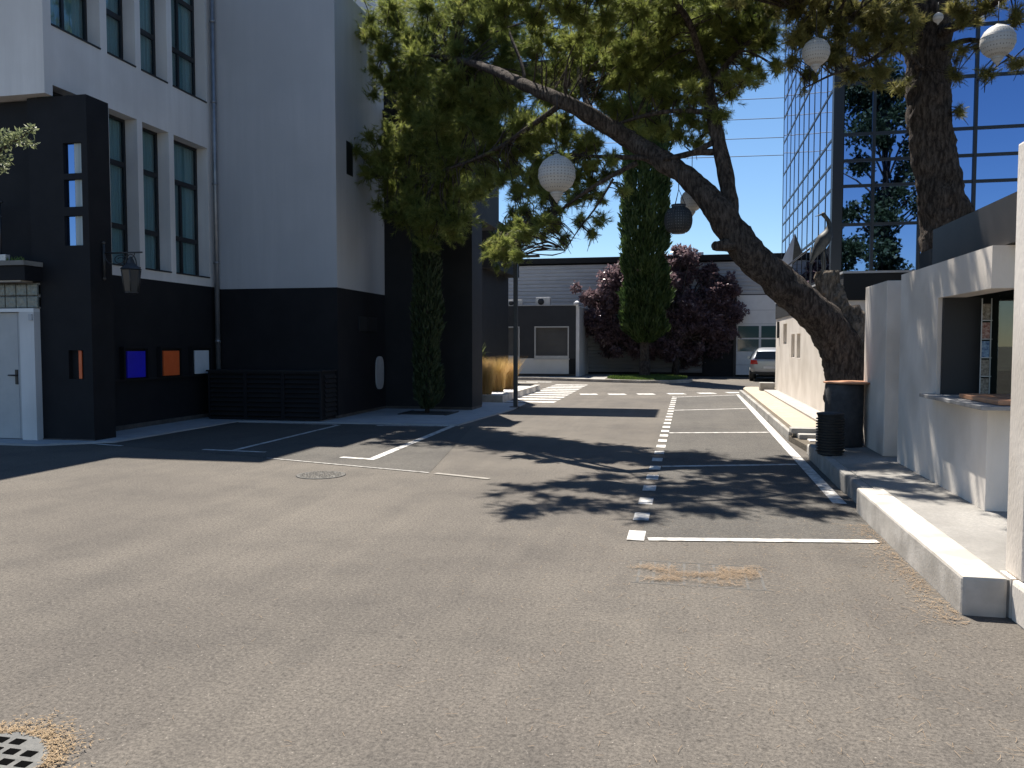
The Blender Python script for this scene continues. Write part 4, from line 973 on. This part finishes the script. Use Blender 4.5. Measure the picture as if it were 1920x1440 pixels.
A_clumps = [(735, 25, 19.2, .62), (800, 15, 18.8, .68), (870, 15, 18.5, .68), (718, 95, 19.3, .48), (780, 90, 18.9, .66), (850, 88, 18.5, .68), (915, 55, 18, .68), (728, 160, 19.3, .42), (790, 165, 18.9, .6), (860, 160, 18.4, .66), (768, 215, 19.1, .40), (825, 230, 18.8, .6), (885, 235, 18.2, .62),
 (715, 295, 19.1, .36), (755, 290, 19, .5), (692, 328, 19.1, .28), (805, 300, 18.8, .6), (865, 308, 18.3, .6), (735, 358, 19, .48), (792, 368, 18.8, .58), (850, 372, 18.5, .55), (757, 412, 19, .40), (812, 420, 18.8, .46), (865, 415, 18.4, .42), (795, 456, 18.8, .26), (890, 365, 18, .36),
 (930, 10, 17.5, .55), (960, 65, 17, .5), (940, 125, 17, .5), (905, 200, 17.5, .55), (950, 195, 16.5, .42), (940, 258, 16.8, .5), (905, 290, 17.5, .45), (985, 225, 16, .42), (995, 285, 15.8, .42), (958, 318, 16.2, .36), (1000, 95, 16, .4),
 (1050, 90, 15.6, .40), (1090, 40, 15.2, .45), (1110, 120, 14.8, .42), (1150, 80, 14.6, .45), (1160, 155, 14.4, .4), (1120, 180, 14.6, .34), (1200, 115, 14, .42), (1180, 30, 14.3, .5), (1240, 55, 14, .45), (1250, 115, 13.9, .38), (1225, 180, 13.8, .28), (1185, 215, 14, .3), (1060, 245, 15, .36), (1095, 275, 14.6, .3), (1040, 20, 15.8, .2),
 (1290, 25, 13.8, .45), (1340, 35, 13.6, .45), (1400, 25, 13.5, .42), (1450, 25, 13.3, .38), (1310, 100, 13.5, .34), (1370, 90, 13.4, .34), (1430, 80, 13.3, .30), (1300, 165, 13.4, .24), (1345, 145, 13.4, .28), (1388, 155, 13.2, .22), (1300, 232, 13.2, .2), (1275, 255, 13.3, .2), (1345, 215, 13.0, .17), (1455, 122, 13.2, .18),
 (1000, 345, 15.5, .34), (1055, 350, 14.8, .28), (1110, 340, 14.4, .24), (1030, 400, 14.7, .22), (955, 455, 15, .27), (992, 440, 14.9, .28), (935, 478, 15, .2), (1040, 430, 14.5, .22), (1088, 412, 14.2, .14), (1125, 375, 14.2, .14), (1145, 300, 14, .22), (1110, 440, 13.8, .1), (960, 400, 15.2, .12),
 (690, 60, 19, .25), (700, 130, 19, .22), (745, 55, 19, .4), (830, 130, 19, .5), (770, 130, 19, .5), (840, 200, 19, .5), (800, 240, 19, .45), (775, 270, 19, .45), (835, 340, 19, .5), (770, 340, 19, .5), (720, 320, 19, .4), (830, 400, 19, .45), (780, 400, 19, .4), (850, 440, 19, .3), (900, 100, 19, .5), (900, 150, 19, .5), (915, 330, 17, .3), (930, 30, 19, .5), (970, 150, 17, .4), (920, 240, 17, .4), (960, 290, 16, .4), (1020, 180, 16, .35), (1030, 240, 15.5, .35), (1050, 130, 16.5, .4), (1120, 70, 16, .45), (1200, 70, 15, .45), (1260, 20, 15, .45), (1320, 70, 14.5, .4), (1390, 60, 14, .35), (1150, 210, 14.5, .3), (1210, 150, 14.5, .35), (1270, 150, 14, .3), (1060, 310, 15, .3), (1030, 330, 15.2, .3), (1160, 130, 15.5, .4), (1330, 120, 13.6, .3), (1420, 50, 13.6, .35), (980, 20, 16.5, .4),
 (1010, 310, 14.5, .22), (1050, 300, 14.2, .2), (1100, 310, 14, .2), (1140, 330, 13.9, .18), (1080, 340, 14, .2), (1020, 370, 14.4, .2), (1070, 380, 14.1, .18), (1000, 420, 14.6, .2), (970, 430, 14.8, .22), (925, 465, 14.9, .16), (1055, 450, 14, .14), (1130, 410, 13.8, .12), (1165, 360, 13.6, .14),
 (1320, 190, 13.2, .22), (1360, 115, 13.3, .28), (1385, 70, 13.4, .3), (1285, 215, 13.3, .22), (1265, 190, 13.4, .22), (1370, 180, 13.1, .18), (1405, 130, 13.2, .2), (1295, 130, 13.6, .28), (1330, 240, 13.1, .16), (1310, 270, 13.1, .14), (1240, 240, 13.4, .2), (1200, 260, 13.6, .2), (1020, 225, 14.6, .26), (1060, 265, 14.4, .24), (1105, 255, 14.2, .22), (1135, 235, 14.2, .22), (940, 335, 15.6, .24), (975, 355, 15.2, .22), (1000, 255, 14.8, .24), (965, 235, 15, .26), (985, 395, 14.8, .18), (1035, 365, 14.5, .2), (1095, 365, 14.1, .18), (960, 425, 14.9, .2), (928, 478, 13.4, .17), (948, 462, 13.3, .17), (985, 437, 13.5, .2), (1012, 420, 13.6, .18), (935, 455, 13.4, .13), (965, 480, 13.3, .12)] + [(870 + 62 * i, -45 - 12 * (i % 3), 11.6 + .5 * (i % 2), .38) for i in range(9)] + [(880 + 75 * i, -20, 13.0, .36) for i in range(7)] + [(940 + 66 * i, 20 + 14 * (i % 2), 12.6, .30) for i in range(7)] + [(1010 + 62 * i, 70 + 10 * (i % 2), 13.2, .26) for i in range(6)]
build_pine('leaning_pine', 'old pine with a thick trunk leaning left over the parking bays', A_limbs, A_clumps, NEEDLE, 5, remap=True,
           extra=[[(1590, 680, 13.2, .30), (1578, 610, 13.25, .27), (1562, 565, 13.25, .215), (1553, 535, 13.25, .20), (1551, 509, 13.25, .185)], [(1385, 455, 12.5, .14), (1352, 461, 12.45, .09), (1339, 460, 12.4, .075)], [(1600, 690, 13.0, .24), (1605, 620, 13.05, .2), (1597, 575, 13.1, .13)]])
B_limbs = [
 [(1790, 640, 12.9, .46), (1778, 480, 12.9, .40), (1772, 410, 12.9, .375), (1758, 330, 12.9, .345), (1747, 260, 12.9, .335), (1742, 180, 12.9, .33), (1742, 100, 12.9, .33), (1745, 20, 12.8, .31), (1745, -60, 12.7, .27), (1735, -110, 12.6, .1)],
 [(1765, 60, 12.6, .10), (1810, 40, 12.2, .07), (1860, 10, 11.6, .05), (1900, -20, 11.2, .03)],
 [(1720, 60, 12.6, .09), (1670, 50, 12.3, .06), (1610, 40, 12.1, .045), (1550, 30, 12, .03), (1490, 20, 12, .02)],
 [(1725, 130, 12.6, .05), (1680, 90, 12.2, .04), (1620, 120, 12, .03), (1560, 140, 11.9, .018), (1510, 165, 11.9, .01)],
 [(1765, 90, 12.6, .05), (1830, 75, 12.0, .035), (1900, 110, 11.4, .02)],
]
B_clumps = [(1490, 25, 12, .36), (1540, 15, 12, .36), (1600, 22, 12.1, .36), (1660, 22, 12.2, .34), (1505, 78, 12, .26), (1560, 95, 12, .28), (1620, 95, 12.1, .3), (1672, 88, 12.2, .26), (1645, 140, 12, .22), (1600, 145, 12, .18), (1515, 140, 12, .16), (1700, 15, 12.2, .25), (1800, 25, 11.8, .26), (1850, 12, 11.6, .2), (1905, 30, 11.2, .2), (1805, 95, 12.0, .14), (1905, 120, 11.3, .13), (1850, 135, 11.6, .1), (1795, 140, 12.2, .12), (1480, 120, 12, .12), (1690, 165, 12.3, .12), (1800, 210, 12.6, .08), (1515, 50, 12, .3), (1580, 60, 12, .3), (1640, 60, 12, .3), (1690, 50, 12, .25), (1540, 110, 12, .2),
 (1480, -40, 12, .3), (1560, -50, 12.2, .32), (1640, -50, 12.2, .3), (1530, -40, 11, .26), (1450, -60, 13.5, .32), (1530, -80, 13.4, .3), (1480, -70, 14.6, .36), (1400, -50, 14.2, .36), (1700, -60, 11, .28), (1820, -40, 11.6, .35), (1900, -40, 11.2, .3), (1390, -30, 11.4, .36), (1440, -40, 12, .36), (1410, -70, 12.8, .4), (1360, -60, 13, .38), (1460, -80, 11.3, .36), (1500, -60, 10.4, .3), (1420, -50, 10.6, .3), (1500, -150, 10, .28), (1570, -190, 10, .28), (1540, -120, 10.8, .28), (1640, -140, 10.6, .26), (1545, -150, 9.7, .34), (1565, -150, 10.3, .32), (1525, -160, 9.3, .28)]
build_pine('upright_pine', 'upright pine with a thick furrowed trunk rising behind the kiosk', B_limbs, B_clumps, NEEDLE_B, 9, per=270, nn=22)

def spray_tree(V0, dirs, size, asp):
    """leaf quads (two triangles) at points V0 pointing along dirs"""
    n = len(V0); sd_ = np.cross(dirs, rng.normal(size=(n, 3))); sd_ /= np.linalg.norm(sd_, axis=1)[:, None] + 1e-6
    L = size * rng.uniform(.6, 1.2, n)[:, None]; W_2 = L * asp
    V = np.stack([V0, V0 + dirs * L * .5 + sd_ * W_2, V0 + dirs * L, V0 + dirs * L * .5 - sd_ * W_2], 1).reshape(-1, 3)
    return V, np.arange(n * 4, dtype=np.int32).reshape(-1, 4)
def cypress(name, label, x, y, z0, z1, r, n, size, mat, trunk_r, asp=.12):
    t = thing(name, label, 'tree', (x, y, .1))
    op, orr = spline([(Vector((x, y, .05)), trunk_r * 1.25), (Vector((x + .02, y, .8)), trunk_r), (Vector((x, y, z0 + .6)), trunk_r * .9), (Vector((x, y, z1 * .8)), trunk_r * .3)], .2)
    V, F = tubegeo(op, orr, 14, True, .2, 4); mesh('trunk', V, F, BARK, t, True)
    h = rng.uniform(0, 1, n); prof = np.minimum(1, h / .06 + .35) * (1 - .85 * np.clip((h - .72) / .28, 0, 1) ** 1.8)
    a = rng.uniform(0, 2 * np.pi, n); lump = np.array([.80 + .34 * noise.noise(Vector((c_(aa) * 2.2, s_(aa) * 2.2, hh * (z1 - z0) * 1.1))) + .12 * noise.noise(Vector((c_(aa) * 7, s_(aa) * 7, hh * (z1 - z0) * 3))) for aa, hh in zip(a, h)])
    rr_ = r * prof * lump * rng.uniform(.55, 1, n) ** .35
    V0 = np.stack([x + rr_ * np.cos(a), y + rr_ * np.sin(a), z0 + h * (z1 - z0)], 1)
    d = np.stack([np.cos(a) * .35, np.sin(a) * .35, np.ones(n)], 1) + rng.normal(size=(n, 3)) * .28; d /= np.linalg.norm(d, axis=1)[:, None]
    V, F = spray_tree(V0, d, size, asp); fastmesh('crown', V, F, mat, t); return t
cypress('tall_cypress', 'tall green columnar cypress on the grass island in front of the plum tree', -1.98, 40.4, 1.75, 19.5, 1.30, 46000, .34, CYP, .26)
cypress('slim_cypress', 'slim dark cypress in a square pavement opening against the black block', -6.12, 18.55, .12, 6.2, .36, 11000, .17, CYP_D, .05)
tgm = thing('tree_grate', 'dark square grate in the pavement around the slim cypress', 'tree grate', (-6.1, 18.5, .03))
for k in range(9): box('bar', -6.62, -5.55, 18.12 + k * .1, 18.18 + k * .1, .034, .05, DARK_METAL, tgm)
boxes('border', [(-6.70, -6.63, 18.05, 19.05, .032, .055), (-5.54, -5.47, 18.05, 19.05, .032, .055)], DARK_METAL, tgm)

# purple plum
t = thing('purple_plum_tree', 'round dark purple leaved plum tree behind the tall cypress', 'tree', (-.6, 43.0, .1))
pb_ = Vector((-.5, 42.9, .1))
limb = []
op, orr = spline([(pb_, .2), (pb_ + Vector((.05, 0, 1.0)), .16), (pb_ + Vector((0, 0, 2.0)), .13)], .3); V, F = tubegeo(op, orr, 12, True, .15, 4); mesh('trunk', V, F, BARK, t, True)
cl = [(1130, 590, 1.0), (1150, 530, 1.0), (1110, 560, .6), (1135, 625, .7), (1180, 500, 1.0), (1190, 600, 1.2), (1260, 500, .9), (1280, 480, .55), (1310, 520, 1.0), (1275, 560, 1.3), (1340, 560, 1.0), (1330, 610, 1.0), (1375, 585, .7), (1385, 570, .4), (1390, 590, .35), (1300, 630, 1.0), (1240, 630, 1.0), (1200, 650, .8), (1345, 640, .6), (1255, 655, .7), (1290, 660, .6), (1225, 550, 1.2), (1360, 535, .5), (1160, 560, 1.0), (1300, 580, 1.0), (1330, 520, .7), (1250, 540, .9), (1280, 610, 1.1), (1365, 620, .6), (1310, 660, .8), (1270, 470, .3), (1120, 600, .7), (1145, 650, .6)]
LV, LD, br = [], [], []
cl += [(px + random.gauss(0, 22) * r, py + random.gauss(0, 17) * r, r * random.uniform(.35, .6)) for px, py, r in cl for _ in range(3)]
for px, py, r in cl:
    c = P(px, py, 42.3 + random.uniform(-.6, 1.2)); k = int(2300 * r * r)
    d = rng.normal(size=(k, 3)); d /= np.linalg.norm(d, axis=1)[:, None]
    lump = np.array([.75 + .5 * noise.noise(Vector(q) * 1.9 + c) for q in d])
    LV.append(np.array(c) + d * (r * lump * rng.uniform(.25, 1.05, k) ** .5)[:, None]); dd = d * .5 + rng.normal(size=(k, 3)) * .6 + np.array([0, 0, -.1]); LD.append(dd / np.linalg.norm(dd, axis=1)[:, None])
    o, q = spline([(pb_ + Vector((0, 0, 1.7)), .07), ((pb_ + Vector((0, 0, 2.0)) + c) / 2 + Vector((0, 0, .3)), .045), (c, .012)], .5); br.append(tubegeo(o, q, 6, False))
V, F = spray_tree(np.concatenate(LV), np.concatenate(LD), .19, .28); fastmesh('crown', V, F, PLUM, t)
V, F = merge(br); mesh('branches', V, F, BARK, t, True)['kind'] = 'stuff'

# olive shrub reaching in at the left edge
t = thing('olive_tree', 'sunlit olive branch reaching in at the left edge above the door', 'tree', P(-220, 860, 9.2))
base = P(-220, 900, 9.0); base.z = 0
limbs_ = [(base, .09), (base + Vector((.05, 0, 1.6)), .075), (P(-150, 400, 9.0), .05), (P(-60, 320, 9.0), .03), (P(20, 270, 9), .016), (P(62, 243, 9), .004)]
op, orr = spline(limbs_, .1); V, F = tubegeo(op, orr, 10, True, .15, 6); mesh('trunk', V, F, BARK, t, True)
LV, LD, br = [], [], []
for px, py, r, k in ((2, 262, .13, 130), (22, 262, .11, 110), (40, 255, .08, 70), (58, 243, .06, 45), (52, 268, .05, 30), (5, 300, .10, 90), (-40, 280, .25, 260), (-100, 320, .35, 380), (-170, 340, .4, 420), (-120, 240, .35, 350), (8, 318, .05, 25), (65, 270, .03, 14)):
    c = P(px, py, 9.0); d = rng.normal(size=(k, 3)); d /= np.linalg.norm(d, axis=1)[:, None]
    LV.append(np.array(c) + d * (r * rng.uniform(.1, 1, k))[:, None]); dd = d * .6 + rng.normal(size=(k, 3)) * .5; LD.append(dd / np.linalg.norm(dd, axis=1)[:, None])
    q = min(op, key=lambda s: (s - c).length); br.append(tubegeo([q, (q + c) / 2 + Vector((0, 0, .02)), c], [.008, .006, .003], 5, False))
V, F = spray_tree(np.concatenate(LV), np.concatenate(LD), .06, .2); fastmesh('crown', V, F, OLIVE, t); V, F = merge(br); mesh('branches', V, F, BARK, t, True)['kind'] = 'stuff'

# broadleaf tree right of the frame, seen mirrored in the glass tower
t = thing('broadleaf_tree', 'leafy dark green tree mirrored in the glass tower front', 'tree', (8.2, 10.5, .1))
op, orr = spline([(Vector((8.2, 10.5, .05)), .24), (Vector((8.1, 10.5, 2.5)), .18), (Vector((7.9, 10.6, 6)), .12), (Vector((7.8, 10.6, 10)), .04)], .3); V, F = tubegeo(op, orr, 12, True, .15, 4); mesh('trunk', V, F, BARK, t, True)
LV, LD, br = [], [], []
for k in range(60):
    zz = random.uniform(3.4, 12.5); a = random.uniform(0, 6.28); q = random.uniform(.2, 2.4) * (1 - abs(zz - 8) / 8); c = Vector((7.7 + q * c_(a), 10.6 + q * s_(a), zz)); r = random.uniform(.4, .8); n = int(520 * r)
    d = rng.normal(size=(n, 3)); d /= np.linalg.norm(d, axis=1)[:, None]
    LV.append(np.array(c) + d * (r * rng.uniform(.2, 1, n))[:, None]); dd = d * .5 + rng.normal(size=(n, 3)) * .6; LD.append(dd / np.linalg.norm(dd, axis=1)[:, None])
    br.append(tubegeo([Vector((7.95, 10.6, zz * .8)), (c + Vector((7.95, 10.6, zz * .85))) / 2, c], [.05, .035, .01], 5, False))
V, F = spray_tree(np.concatenate(LV), np.concatenate(LD), .20, .3); fastmesh('crown', V, F, CYP_D, t); V, F = merge(br); mesh('branches', V, F, BARK, t, True)['kind'] = 'stuff'
